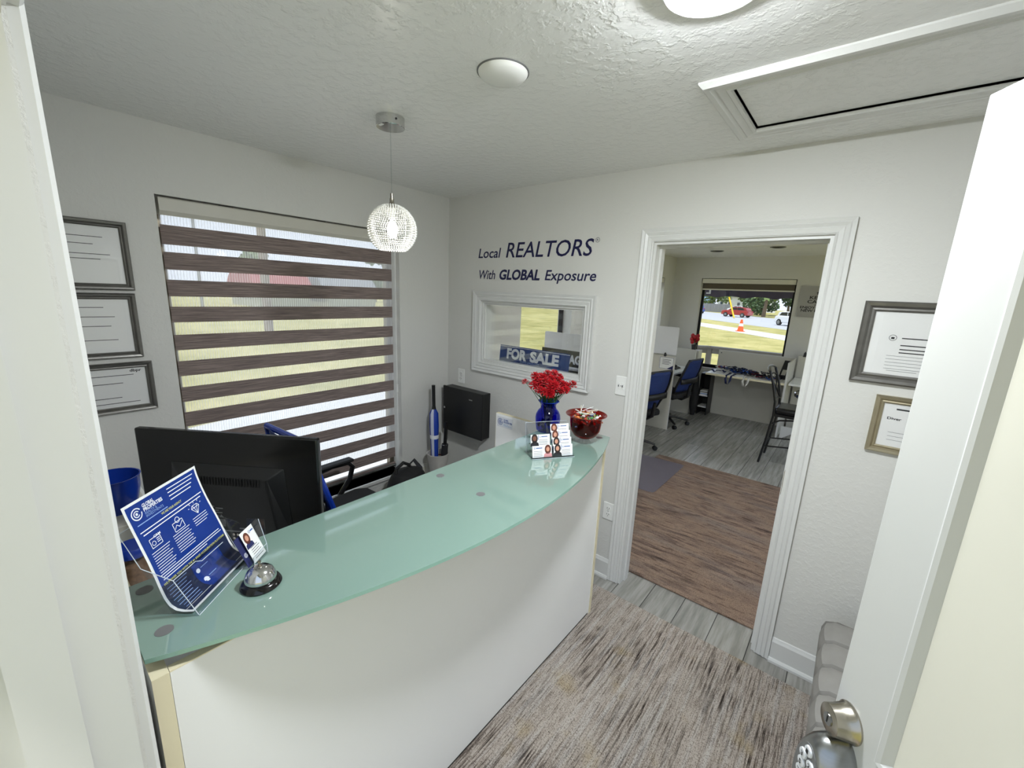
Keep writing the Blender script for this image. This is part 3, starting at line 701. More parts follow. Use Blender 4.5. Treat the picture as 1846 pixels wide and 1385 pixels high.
def lab(b):
    for z, a0, a1 in ((1.03, -.07, -.035), (1.024, -.03, -.005), (1.016, -.065, -.02), (1.008, -.03, -.008)): b.mbox(mf, a0, a1, z, z+.003, .046, .0475)
    b.mbox(mf, -.06, .0, .96, .985, .047, .0485); b.mbox(mf, -.05, .06, .943, .947, .048, .0495); b.mbox(mf, .05, .07, .955, .959, .048, .0495)
    for a in (-.06, -.012): b.add([mf(a-.008, .992, .047), mf(a+.008, .992, .047), mf(a, 1.004, .047)], [(0, 1, 2)])
    b.mbox(mf, -.048, -.022, .994, .998, .046, .0475)
part(hb, 'rating_label', 'mid_grey', lab)
for k in range(6):
    part(hb, 'socket', 'nickel', lambda b: b.lathe([(.0045, 0), (.0045, .006), (.0025, .006)], 10, M=Matrix((mw, Vector((0, 0, 1)), mn)).transposed(), c=mf(.03+.014*(k % 3), .935-.014*(k//3), .047)))
part(mo, 'stand', 'black_plastic', lambda b: b.mbox(mf, -.03, .03, .762, .93, -.008, .01))
part(mo, 'foot', 'black_plastic', lambda b: b.prism([(.115*math.cos(t*math.pi/12), .09*math.sin(t*math.pi/12)) for t in range(24)], .75, .762, lambda a, b_, h: mf(a, h, b_)))

# ------------------------------------------------------------------ office chairs (facing local +y)
def office_chair(label, loc, rotz, arms=True, top=.98, fm='black_plastic'):
    c = thing('office_chair', label, 'chair', loc, 'blue mesh office chairs', rotz, local=True)
    part(c, 'seat', 'bag_black', lambda b: b.prism([(-.23, -.2), (-.2, -.24), (.2, -.24), (.23, -.2), (.25, .18), (.21, .25), (-.21, .25), (-.25, .18)], .43, .50), bevel=.02, seg=3)
    t = top
    def P(s, w):  # back surface: s 0..1 height
        z = .52+(t-.52)*s; y = -.21-.05*math.sin(s*2.6)-.1*s*s+.03*(1-s)
        return y, z, w*(.20+.035*math.sin(s*math.pi)-.012*s)
    def frame(b):
        pts = []
        for k in range(11): y, z, x = P(k/10, 1); pts.append((x, y, z))
        for k in range(10, -1, -1): y, z, x = P(k/10, -1); pts.append((x, y, z))
        b.tube(pts, .016, 8, closed=True)
    part(c, 'back_frame', fm, frame, smooth=True)
    def mesh(b):
        def g(u, v):
            y, z, x = P(v, 1); return (x*(2*u-1)*.97, y-.035*(1-(2*u-1)**2), z)
        b.grid(g, 10, 12)
    part(c, 'mesh_back', 'mesh_blue', mesh, smooth=True, solid=.004)
    def lum(b):
        y, z, x = P(.36, 1); b.grid(lambda u, v: (x*(2*u-1), y-.042-.025*(1-(2*u-1)**2), z-.035+.07*v), 8, 1)
    part(c, 'lumbar_bar', 'black_plastic', lum, smooth=True, solid=.012)
    part(c, 'back_bracket', 'black_plastic', lambda b: b.tube([(0, .0, .42), (0, -.2, .41), (0, -.28, .46), (0, -.30, .62)], [.025, .025, .022, .018], 8), smooth=True)
    part(c, 'gas_column', 'dark_grey', lambda b: b.lathe([(.028, .09), (.028, .25), (.018, .25), (.018, .40)], 16))
    part(c, 'mechanism', 'black_plastic', lambda b: b.box(-.09, .09, -.12, .1, .385, .43))
    if arms:
        for s in (-1, 1):
            a = part(c, 'armrest', 'black_plastic', lambda b: b.tube([(s*.22, -.04, .45), (s*.285, -.05, .47), (s*.29, -.06, .60), (s*.285, -.03, .665), (s*.28, .05, .68), (s*.275, .16, .675), (s*.275, .19, .64), (s*.28, .17, .56), (s*.285, .1, .47), (s*.22, .06, .45)], .016, 8), smooth=True)
            MB().box(s*.28-.03, s*.28+.03, -.06, .19, .68, .7).build('arm_pad', 'black_plastic', a, bevel=.008)
    for k in range(5):
        a = 2*math.pi*k/5+.3; ca, sa = math.cos(a), math.sin(a)
        l = part(c, 'base_leg', 'black_plastic', lambda b: b.tube([(0, 0, .12), (.12*ca, .12*sa, .11), (.3*ca, .3*sa, .075)], [.026, .022, .015], 8, flat=.8), smooth=True)
        part(l, 'caster', 'black_plastic', lambda b: b.lathe([(.008, -.022), (.027, -.02), (.029, -.004), (.012, -.003), (.012, .003), (.029, .004), (.027, .02), (.008, .022)], 16, M=Matrix.Rotation(a+.4, 3, 'Z') @ Matrix.Rotation(math.pi/2, 3, 'X'), c=(.3*ca, .3*sa, .029)))
    return c
office_chair('blue mesh office chair behind the reception desk, half hidden by the monitor', (.44, -1.125, 0), math.radians(3), top=1.06, fm='blue_plastic')

# ------------------------------------------------------------------ things behind the reception desk
kc = thing('key_cabinet', 'black metal key cabinet mounted on the wall in the corner', 'cabinet', (.26, 0, .69))
part(kc, 'body', 'black_plastic', lambda b: b.box(.055, .475, -.075, 0, .678, 1.03), bevel=.003)
dr = part(kc, 'door', 'black_plastic', lambda b: b.box(.05, .48, -.092, -.077, .674, 1.034), bevel=.003)
part(dr, 'lock', 'chrome', lambda b: b.lathe([(.009, 0), (.009, .008), (.001, .009)], 14, M=Matrix.Rotation(math.pi/2, 3, 'X'), c=(.075, -.092, .86)))
part(dr, 'badge', 'steel', lambda b: b.box(.34, .375, -.0932, -.092, .965, .973))
us = thing('umbrella_stand', 'pale ceramic umbrella stand in the corner under the key cabinet', 'stand', (.15, -.23, 0))
part(us, 'vessel', 'ceramic', lambda b: b.lathe([(.05, 0), (.062, .02), (.055, .2), (.058, .36), (.082, .5), (.088, .53), (.08, .53), (.05, .36), (.046, .03), (.001, .03)], 28, c=(.15, -.23, 0), cap=False), smooth=True)
part(us, 'rim', 'red_brown', lambda b: b.lathe([(.079, .522), (.076, .5), (.07, .48)], 28, c=(.15, -.23, 0), cap=False), smooth=True)
um = thing('umbrella', 'folded blue and white umbrella with a black straight handle', 'umbrella', (.135, -.24, .035))
uax = lambda r, z: (.135-.04*(z-.05), -.24+.01*(z-.05), z)
part(um, 'handle', 'black_plastic', lambda b: b.tube([uax(0, .87), uax(0, .90), uax(0, 1.06)], [.018, .013, .014], 10), smooth=True)
part(um, 'canopy', ['umbrella_blue', 'umbrella_white'], lambda b: [b.add([tuple(Vector(uax(0, z))+Vector((rr*math.cos(a), rr*math.sin(a), 0))) for z, rr in ((.06, .012), (.3, .024), (.6, .03), (.74, .036), (.84, .034), (.88, .014)) for a in (k*math.pi/4, (k+.5)*math.pi/4, (k+1)*math.pi/4)], [(3*i+j, 3*i+j+1, 3*i+j+4, 3*i+j+3) for i in range(5) for j in range(2)], 1 if k in (1, 4, 6) else 0) for k in range(8)], smooth=True)
part(um, 'strap', 'print_white', lambda b: b.lathe([(.033, 0), (.034, .006), (.034, .024), (.033, .03)], 16, c=uax(0, .64), cap=False))
u2 = thing('umbrella', 'short black compact umbrella leaning in the umbrella stand', 'umbrella', (.19, -.2, .035))
part(u2, 'handle', 'black_plastic', lambda b: b.tube([(.185, -.19, .6), (.19, -.185, .74), (.192, -.184, .78)], [.014, .014, .011], 10), smooth=True)
part(u2, 'canopy', 'cloth_black', lambda b: b.tube([(.17, -.21, .06), (.178, -.2, .4), (.185, -.19, .60)], [.012, .024, .026], 10), smooth=True)
part(u2, 'wrist_loop', 'chrome', lambda b: b.tube([(.192+.02*math.cos(t), -.2+.02*math.sin(t), .6) for t in [k*.55 for k in range(11)]], .002, 5))
bpk = thing('backpack', 'black backpack standing on the floor below the blind', 'bag', (.26, -.62, 0))
part(bpk, 'body', 'bag_black', lambda b: b.grid(lambda u, v: (.26+(.13*abs(math.sin(math.pi*(.04+.96*v)))**.25+.002)*math.cos(2*math.pi*u), -.60+(.17*abs(math.sin(math.pi*(.04+.96*v)))**.25+.002)*math.sin(2*math.pi*u), .003+.55*v), 24, 20), smooth=True)
part(bpk, 'front_pocket', 'cloth_black', lambda b: b.ball((.365, -.64, .22), (.06, .12, .17), 16, 10), smooth=True)
part(bpk, 'handle', 'bag_black', lambda b: b.tube([(.25, -.69, .50), (.24, -.68, .56), (.24, -.62, .59), (.24, -.57, .56), (.25, -.56, .50)], .012, 8), smooth=True)
part(bpk, 'strap', 'cloth_black', lambda b: b.tube([(.16, -.54, .5), (.2, -.5, .565), (.26, -.49, .52), (.27, -.47, .35), (.25, -.48, .12)], .016, 8, flat=.4), smooth=True)
jr = thing('snack_jar', 'clear jar of brown snacks with a blue lid beside the monitor', 'jar', (.765, -2.088, .75))
part(jr, 'jar', 'clear_glass', lambda b: b.lathe([(.04, 0), (.044, .005), (.044, .11), (.038, .122)], 28, c=(.765, -2.088, .751)), smooth=True)
part(jr, 'contents', 'jar_fill', lambda b: b.lathe([(.001, .004), (.04, .004), (.04, .085), (.02, .1), (.001, .097)], 24, c=(.765, -2.088, .751)), smooth=True)
part(jr, 'lid', 'blue_plastic', lambda b: b.lathe([(.046, .118), (.048, .122), (.048, .144), (.044, .15), (.001, .15)], 32, c=(.765, -2.088, .751)), smooth=True)
bb = thing('blue_bowl', 'rounded blue plastic bowl behind the left end of the monitor', 'bowl', (.45, -2.085, .9))
part(bb, 'shell', 'blue_plastic', lambda b: b.lathe([(.05, 0), (.07, .03), (.082, .09), (.085, .135), (.088, .14), (.083, .14), (.078, .09), (.05, .01), (.001, .01)], 28, c=(.45, -2.085, .9), cap=False), smooth=True)
part(bb, 'base', 'blue_plastic', lambda b: b.lathe([(.052, .0), (.055, .006), (.05, .009)], 24, c=(.45, -2.085, .9)), smooth=True)
sh = thing('side_shelf', 'low cream side cabinet against the window wall left of the monitor', 'cabinet', (.4, -2.05, 0))
part(sh, 'carcass', 'grey_cabinet', lambda b: b.box(.05, .60, -2.18, -1.99, 0, .9), bevel=.003)
part(sh, 'door', 'laminate', lambda b: b.box(.06, .59, -1.99, -1.976, .05, .89), bevel=.002)
part(sh, 'handle', 'steel', lambda b: b.tube([(.53, -1.976, .5), (.53, -1.955, .5), (.53, -1.955, .6), (.53, -1.976, .6)], .005, 8))

# ------------------------------------------------------------------ things on the counter
GZT = 1.0702
# brochure and its acrylic stand
w_, n_ = Vector((-.6618, .7497, 0)), Vector((.7497, .6618, 0)); B0 = Vector((1.508, -2.09, GZT))
stf = lambda a, z, h: tuple(B0+w_*a+n_*h+Vector((0, 0, z)))
ah = thing('brochure_holder', 'clear acrylic brochure stand on the left end of the counter', 'holder', tuple(B0+w_*.11))
def lean(z): return -.112*z/.24-.008
part(ah, 'base', 'acrylic', lambda b: b.mbox(stf, -.006, .226, .0, .003, -.075, .02), bevel=.0005)
part(ah, 'back_panel', 'acrylic', lambda b: b.add([stf(*p) for p in ((-.004, .003, -.034), (.222, .003, -.034), (.222, .19, -.12), (-.004, .19, -.12), (-.004, .003, -.037), (.222, .003, -.037), (.222, .19, -.123), (-.004, .19, -.123))], [(0, 3, 2, 1), (4, 5, 6, 7), (0, 1, 5, 4), (1, 2, 6, 5), (2, 3, 7, 6), (3, 0, 4, 7)]))
part(ah, 'front_pocket', 'acrylic', lambda b: b.add([stf(*p) for p in ((-.004, .003, .018), (.15, .003, .018), (.15, .075, -.02), (-.004, .085, -.024), (-.004, .003, .0155), (.15, .003, .0155), (.15, .075, -.0225), (-.004, .085, -.0265))], [(0, 3, 2, 1), (4, 5, 6, 7), (0, 1, 5, 4), (1, 2, 6, 5), (2, 3, 7, 6), (3, 0, 4, 7)]))
for a in (-.006, .222): part(ah, 'side_wall', 'acrylic', lambda b: b.add([stf(a+d, *p) for d in (0, .0025) for p in ((.003, .018), (.003, -.036), (.11, -.086), (.085, -.025))], [(0, 1, 2, 3), (7, 6, 5, 4), (0, 1, 5, 4), (1, 2, 6, 5), (2, 3, 7, 6), (3, 0, 4, 7)]))
part(ah, 'card_pocket', 'acrylic', lambda b: [b.mbox(stf, .155, .218, .003, .028, .045, .047), b.mbox(stf, .155, .157, .003, .028, .0, .045), b.mbox(stf, .216, .218, .003, .1, .0, .045), b.mbox(stf, .155, .218, .0, .003, .02, .047)])
mat('acrylic_glint', (206, 214, 222), .1, var=.02)
def edges(parent, paths, r=.0009):
    for pth in paths: part(parent, 'edge_glint', 'acrylic_glint', lambda b: b.tube(pth, r, 5))  # pale tubes put the bright glint into the clear edges
edges(ah, [[stf(-.005, .003, .018), stf(-.005, .085, -.025), stf(-.005, .112, -.087)], [stf(-.005, .085, -.025), stf(.06, .085, -.024), stf(.075, .076, -.021), stf(.15, .075, -.021)], [stf(-.006, .002, .02), stf(.15, .002, .02)],
           [stf(-.005, .112, -.087), stf(-.005, .19, -.121), stf(.222, .19, -.121), stf(.224, .003, -.036)], [stf(.156, .029, .046), stf(.217, .029, .046), stf(.217, .1, .03)], [stf(.156, .003, .047), stf(.156, .029, .046)], [stf(.217, .003, .047), stf(.217, .029, .046)]])
prof = [(.006, .006), (-.014, .0045), (-.030, .008), (-.042, .018), (-.050, .034), (-.057, .056), (-.065, .085), (-.076, .12), (-.088, .155), (-.099, .19), (-.108, .222), (-.113, .246)]
cum = [0]
for i in range(1, len(prof)): cum.append(cum[-1]+math.dist(prof[i], prof[i-1]))
def sheet(a, t, e=0.0):
    """a across 0..216 mm, t up the sheet 0..1"""
    s = max(0, min(.9999, t))*cum[-1]; i = 0
    while cum[i+1] < s: i += 1
    k = (s-cum[i])/(cum[i+1]-cum[i]); h = prof[i][0]+(prof[i+1][0]-prof[i][0])*k; z = prof[i][1]+(prof[i+1][1]-prof[i][1])*k
    dh, dz = prof[i+1][0]-prof[i][0], prof[i+1][1]-prof[i][1]; L = math.hypot(dh, dz)
    wave = .006*math.sin(t*5.2+.6)*(a/.216-.5)
    return stf(a, z+e*(-dh/L), h+wave+e*(dz/L))
br = thing('brochure', 'blue company brochure with white icons standing in the acrylic holder', 'brochure', tuple(B0+w_*.108))
part(br, 'sheet', 'paper', lambda b: b.grid(lambda u, v: sheet(.216*u, v), 12, 40), smooth=True, fix=False)
part(br, 'printed_panel', 'brochure_blue', lambda b: b.grid(lambda u, v: sheet(.006+.204*u, .335+.645*v, .0003), 10, 30), smooth=True, fix=False)
part(br, 'printed_panel', 'brochure_navy', lambda b: b.grid(lambda u, v: sheet(.006+.204*u, .02+.315*v, .0003), 10, 20), smooth=True, fix=False)
part(br, 'printed_panel', 'brochure_blue', lambda b: b.grid(lambda u, v: sheet(.085+.09*u, .05+.25*v, .0005), 6, 12), smooth=True, fix=False)
bf = lambda a, t: sheet(a, t, .0008)
LEN = cum[-1]
def bt(b, s, a0, a1, t, cap, bold=0, mi=0): text_into(b, s, a0, a1, 0, cap, lambda a, y: bf(a, t+y/LEN), bold, mi=mi)
def bl(b, a0, a1, t, h=.0016, mi=0):
    b.grid(lambda u, v: bf(a0+(a1-a0)*u, t+h/LEN*v), 3, 1, mi)
def ring(b, a, t, r0, r1, n=20, mi=0, k0=0, k1=None):
    k1 = n if k1 is None else k1
    vs = []
    for k in range(k0, k1+1):
        q = 2*math.pi*k/n; vs += [bf(a+r0*math.cos(q), t+r0*math.sin(q)/LEN), bf(a+r1*math.cos(q), t+r1*math.sin(q)/LEN)]
    b.add(vs, [(2*k, 2*k+1, 2*k+3, 2*k+2) for k in range(k1-k0)], mi)
def seg_(b, p, q, wd=.0011, mi=0):
    d = Vector((q[0]-p[0], q[1]-p[1])); L = d.length; nn = Vector((-d.y, d.x))/L*wd/2
    b.add([bf(p[0]+nn.x, (p[1]+nn.y)/LEN), bf(q[0]+nn.x, (q[1]+nn.y)/LEN), bf(q[0]-nn.x, (q[1]-nn.y)/LEN), bf(p[0]-nn.x, (p[1]-nn.y)/LEN)], [(0, 1, 2, 3)], mi)
def prints(b):
    ring(b, .026, .905, .011, .0134, 24, 0, 2, 24); ring(b, .026, .905, .0055, .0075, 24, 0, 2, 22); ring(b, .026, .905, .0001, .003, 12)
    bt(b, 'GLOBAL', .044, .075, .925, .0075, .03); bt(b, 'PROPERTIES', .044, .096, .893, .0075, .03)
    bt(b, 'REALTY &', .044, .076, .868, .0055, mi=1); bt(b, 'INVESTMENTS', .044, .092, .845, .0055, mi=1)
    bl(b, .016, .1, .822, .002, 1)
    for k in range(4): bl(b, .115, .2-.006*k, .945-.03*k, .0022)
    bt(b, 'WE ARE YOUR AGENCY', .078, .14, .795, .0048, .02, 2)
    bl(b, .014, .204, .765, .0022); bl(b, .018, .196, .738, .0022)
    # crm, map and diamond icons
    for (x0, y0, x1, y1) in ((.024, .62, .052, .69),):
        for p, q in (((x0, y0*LEN), (x1, y0*LEN)), ((x1, y0*LEN), (x1, y1*LEN)), ((x1, y1*LEN), (x0, y1*LEN)), ((x0, y1*LEN), (x0, y0*LEN))): seg_(b, p, q, .0014)
    bt(b, 'CRM', .037, .056, .685, .005, .02); ring(b, .032, .65, .004, .0052)
    for k in range(3): bl(b, .041, .05, .668-.014*k, .0016)
    y = .655*LEN
    for p, q in (((.09, y-.012), (.12, y-.012)), ((.12, y-.012), (.12, y+.008)), ((.12, y+.008), (.09, y+.008)), ((.09, y+.008), (.09, y-.012)), ((.092, y-.006), (.1, y+.001)), ((.1, y+.001), (.106, y-.006)), ((.106, y-.006), (.118, y+.003))): seg_(b, p, q, .0014)
    ring(b, .107, .655+.011/LEN, .0055, .007)
    x, y = .168, .675*LEN
    for p, q in (((-.013, .004), (0, -.013)), ((0, -.013), (.013, .004)), ((.013, .004), (.008, .01)), ((.008, .01), (-.008, .01)), ((-.008, .01), (-.013, .004)), ((-.013, .004), (.013, .004)), ((-.004, .004), (0, -.013)), ((.004, .004), (0, -.013)), ((-.004, .004), (-.008, .01)), ((.004, .004), (.008, .01)), ((-.012, .014), (-.015, .018)), ((0, .014), (0, .019)), ((.012, .014), (.015, .018)), ((-.018, .008), (-.022, .009)), ((.018, .008), (.022, .009))): seg_(b, (x+p[0], y+p[1]), (x+q[0], y+q[1]), .0013)
    for k in range(9): bl(b, .016, .066-.004*(k % 3), .585-.02*k, .0014)
    for k in range(8): bl(b, .078, .13-.005*(k % 2), .595-.02*k, .0014)
    for k in range(4): bl(b, .145, .192-.008*(k == 3), .61-.02*k, .0014)
    bl(b, .014, .2, .405, .002); bl(b, .016, .204, .385, .002); bl(b, .016, .15, .365, .002)
    bt(b, 'WE POWER YOU WITH THE #1 SALES ACCELERATION PLATFORM!', .012, .206, .325, .005, .015, 2)
    for k in range(9): bl(b, .014+.003*(k % 2), .07-.004*(k % 3), .29-.026*k, .0013, 1)
    ring(b, .097, .235, .0001, .0055, 16); ring(b, .099, .135, .0001, .007, 16); bl(b, .106, .13, .24, .0016, 1); bl(b, .11, .135, .145, .0016, 1); bl(b, .11, .128, .125, .0016, 1)
part(br, 'print', ['print_white', 'print_pale', 'print_yellow'], prints, fix=False)
# portraits and cards
def portrait(b, f, a, c, s, skin, hair, cloth):
    def disc(ax, cz, rx, rz, mi, n=16): b.add([f(ax+rx*math.cos(2*math.pi*k/n), cz+rz*math.sin(2*math.pi*k/n)) for k in range(n)], [tuple(range(n))], mi)
    disc(a, c+.2*s, .36*s, .5*s, hair)
    b.add([f(a+x*s, c+y*s) for x, y in ((-.48, -.62), (.48, -.62), (.42, -.28), (.15, -.12), (-.15, -.12), (-.42, -.28))], [tuple(range(6))], cloth)
    f2 = lambda x, y: f(x, y, 1)
    b.add([f2(a+.19*s*math.cos(2*math.pi*k/16), c+.22*s+.25*s*math.sin(2*math.pi*k/16)) for k in range(16)], [tuple(range(16))], skin)
CM = ['skin_a', 'skin_b', 'hair_dark', 'hair_brown', 'cloth_navy', 'cloth_black', 'cloth_pink', 'print_blue', 'print_grey']
def biz_card(label, fn, a0, z0, wd, hg, pic, group, tall=False):
    """fn(a, z, h) is the card plane; pic = (side, skin, hair, cloth)"""
    o = thing('business_card', label, 'card', fn(a0+wd/2, z0, 0), group)
    part(o, 'card', 'paper', lambda b: b.mbox(fn, a0, a0+wd, z0, z0+hg, 0, .0006))
    f = lambda a, z, k=0: fn(a, z, .0008+.0003*k)
    def pr_(b):
        if tall:
            portrait(b, f, a0+wd*.3, z0+hg*.68, hg*.36, *pic[1:]); logo(b, lambda x, y: f(x, y), a0+wd*.62, z0+hg*.86, .004, 7)
            b.quad(f(a0+wd*.7, z0+hg*.84), f(a0+wd*.93, z0+hg*.84), f(a0+wd*.93, z0+hg*.88), f(a0+wd*.7, z0+hg*.88), 7)
            for k in range(6): b.quad(f(a0+.2*wd, z0+hg*(.08+.07*k)), f(a0+wd*(.85-.1*(k % 2)), z0+hg*(.08+.07*k)), f(a0+wd*(.85-.1*(k % 2)), z0+hg*(.1+.07*k)), f(a0+.2*wd, z0+hg*(.1+.07*k)), 8)
        else:
            ax = a0+wd*(.2 if pic[0] == 'L' else .8); lx = a0+wd*(.42 if pic[0] == 'L' else .06)
            portrait(b, f, ax, z0+hg*.5, hg*.8, *pic[1:])
            if pic[0] == 'L': b.quad(f(a0+wd*.38, z0+hg*.55), f(a0+wd*.405, z0+hg*.55), f(a0+wd*.405, z0+hg*.97), f(a0+wd*.38, z0+hg*.97), 7)
            logo(b, lambda x, y: f(x, y), lx+wd*.06, z0+hg*.8, hg*.08, 7)
            b.quad(f(lx+wd*.13, z0+hg*.77), f(lx+wd*.45, z0+hg*.77), f(lx+wd*.45, z0+hg*.84), f(lx+wd*.13, z0+hg*.84), 7)
            for k in range(4): b.quad(f(lx, z0+hg*(.12+.13*k)), f(lx+wd*.45, z0+hg*(.12+.13*k)), f(lx+wd*.45, z0+hg*(.15+.13*k)), f(lx, z0+hg*(.15+.13*k)), 8)
    part(o, 'print', CM, pr_, fix=False)
# the cards in the brochure stand
cfn = lambda a, z, h: stf(.162+a, .004+z*.93, .043-z*.38+h)
biz_card('white upright business card in the clear pocket of the brochure stand', cfn, .003, .002, .052, .086, ('L', 0, 3, 4), None, True)
cfn2 = lambda a, z, h: stf(.152+a, .004+z*.93, .036-z*.38+h)
o = thing('business_card', 'dark navy business card tucked behind the white card in the brochure stand', 'card', cfn2(.025, 0, 0))
part(o, 'card', 'cloth_navy', lambda b: b.mbox(cfn2, -.004, .05, .0, .08, 0, .0006)); part(o, 'print', 'print_white', lambda b: logo(b, lambda x, y: cfn2(x, y, .0009), .008, .03, .006), fix=False)
# tiered card holder
cw, cn = Vector((.558, .83, 0)), Vector((.83, -.558, 0)); C0 = Vector((1.513, -.875, GZT))
cf = lambda a, z, h: tuple(C0+cw*a+cn*h+Vector((0, 0, z)))
ch = thing('card_holder', 'clear tiered acrylic business card holder in front of the blue vase', 'holder', tuple(C0+cw*.1))
part(ch, 'base', 'acrylic', lambda b: b.mbox(cf, 0, .2, 0, .003, -.09, .012))
part(ch, 'back_panel', 'acrylic', lambda b: b.add([cf(*p) for p in ((0, .003, -.07), (.2, .003, -.07), (.2, .135, -.1), (0, .135, -.1), (0, .003, -.073), (.2, .003, -.073), (.2, .135, -.103), (0, .135, -.103))], [(0, 3, 2, 1), (4, 5, 6, 7), (0, 1, 5, 4), (1, 2, 6, 5), (2, 3, 7, 6), (3, 0, 4, 7)]))
for k in range(4): part(ch, 'tier_lip', 'acrylic', lambda b: [b.mbox(cf, 0, .2, .004+.026*k, .016+.026*k, .006-.018*k, .008-.018*k), b.mbox(cf, 0, .2, .003+.026*k, .005+.026*k, -.012-.018*k, .006-.018*k)])
for a in (0, .0975, .1975): part(ch, 'divider', 'acrylic', lambda b: b.add([cf(a+d, *p) for d in (0, .0025) for p in ((.003, .006), (.003, -.07), (.13, -.1), (.1, -.06))], [(0, 1, 2, 3), (7, 6, 5, 4), (0, 1, 5, 4), (1, 2, 6, 5), (2, 3, 7, 6), (3, 0, 4, 7)]))
edges(ch, [[cf(0, .003, -.071), cf(0, .135, -.101), cf(.2, .135, -.101), cf(.2, .003, -.071)], [cf(0, .002, .012), cf(.2, .002, .012)]])
def tier(k): return lambda a, z, h: cf(a, .006+.026*k+z*.96, .003-.018*k-z*.22+h)
GC = 'business cards in the tiered holder'
biz_card('front left card of the tiered holder, portrait with long hair on the right', tier(0), .004, 0, .09, .052, ('R', 0, 3, 6), GC)
biz_card('upper left card of the tiered holder, dark portrait on the left', tier(1.6), .004, 0, .09, .052, ('L', 1, 2, 5), GC)
biz_card('front right card of the tiered holder, portrait in dark suit', tier(0), .104, 0, .09, .052, ('L', 0, 2, 5), GC)
biz_card('second card from the front in the right column of the tiered holder', tier(1), .104, 0, .09, .052, ('L', 0, 2, 4), GC)
biz_card('third card from the front in the right column of the tiered holder', tier(2), .104, 0, .09, .052, ('L', 0, 3, 4), GC)
biz_card('rearmost card in the right column of the tiered holder', tier(3), .104, 0, .09, .052, ('L', 0, 3, 4), GC)
# service bell
bl_ = thing('service_bell', 'chrome service bell on a black base on the counter', 'bell', (1.515, -1.955, GZT))
bc = (1.515, -1.955, GZT)
part(bl_, 'base', 'black_gloss', lambda b: b.lathe([(.001, 0), (.043, 0), (.0445, .003), (.041, .010), (.034, .015), (.001, .015)], 40, c=bc), smooth=True)
part(bl_, 'dome', 'chrome', lambda b: b.lathe([(.0335, .015), (.0345, .018), (.033, .026), (.028, .037), (.018, .0455), (.008, .048), (.001, .0485)], 40, c=bc), smooth=True)
part(bl_, 'plunger', 'nickel', lambda b: b.lathe([(.006, .048), (.006, .051), (.0028, .052), (.0028, .057), (.0045, .059), (.004, .062), (.001, .063)], 20, c=bc), smooth=True)
# vase with red flowers
vx, vy = 1.335, -.50
vs_ = thing('flower_vase', 'cobalt blue glass vase on the counter behind the card holder', 'vase', (vx, vy, GZT))
part(vs_, 'body', 'blue_glass', lambda b: b.lathe([(.001, .004), (.05, .0), (.058, .006), (.064, .04), (.066, .07), (.063, .09), (.054, .108), (.042, .122), (.038, .138), (.043, .15), (.054, .16), (.051, .161), (.040, .15), (.035, .137), (.039, .122), (.05, .107), (.059, .088), (.061, .07), (.059, .04), (.054, .012), (.001, .012)], 40, c=(vx, vy, GZT), cap=False), smooth=True)
part(vs_, 'rim', 'blue_plastic', lambda b: b.tube([(vx+.0535*math.cos(t*math.pi/16), vy+.0535*math.sin(t*math.pi/16), GZT+.161) for t in range(32)], .0018, 6, closed=True), smooth=True)
part(vs_, 'filler', 'bag_black', lambda b: [b.ball((vx+random.uniform(-.035, .035), vy+random.uniform(-.035, .035), GZT+.022+random.random()*.05), .011, 8, 5) for _ in range(14)], smooth=True)
rb = random.Random(3)
b = MB()
for ringn, rr, nn, tilt in ((0, .021, 5, .02), (1, .018, 5, .4), (2, .013, 5, .9), (3, .008, 4, 1.25)):
    for k in range(nn):
        a = 2*math.pi*(k+.5*ringn)/nn; pts = []
        for u in (-1, -.4, .3, 1):
            for v in (0, .5, 1):
                aa = a+u*.5*(.3+.7*v); r = rr*v*(1+.2*math.cos(u*7+ringn)); z = math.sin(tilt)*rr*1.1*v+.0025*math.sin(u*6+ringn)*v+.003*ringn
                pts.append((r*math.cos(aa)*math.cos(tilt*.6), r*math.sin(aa)*math.cos(tilt*.6), z))
        b.add(pts, [(3*i+j, 3*i+j+1, 3*i+j+4, 3*i+j+3) for i in range(3) for j in range(2)])
BLOOM = b
bloom_me = None; nfl = 0
spots = [(-.128, -.03, .262, 1)]
for k in range(30):
    a = k*2.399; r = .094*math.sqrt((k+.5)/30)
    spots.append((r*math.cos(a)*1.0, r*math.sin(a)*.85, .305-.3*r-.075*(r/.094)**2*rb.random()+rb.uniform(-.015, .01), 0))
for k in range(16):
    a = k*2.1+.4; spots.append((.07*math.cos(a)*rb.uniform(.5, 1.1), .05*math.sin(a)-.02, .215+.03*rb.random(), 0))
spots += [(.118, .012, .245, 0), (.104, .02, .235, 0), (-.078, -.01, .29, 0)]
rx, ry = Vector((.777, .63, 0)), Vector((-.63, .777, 0))       # spread across the view
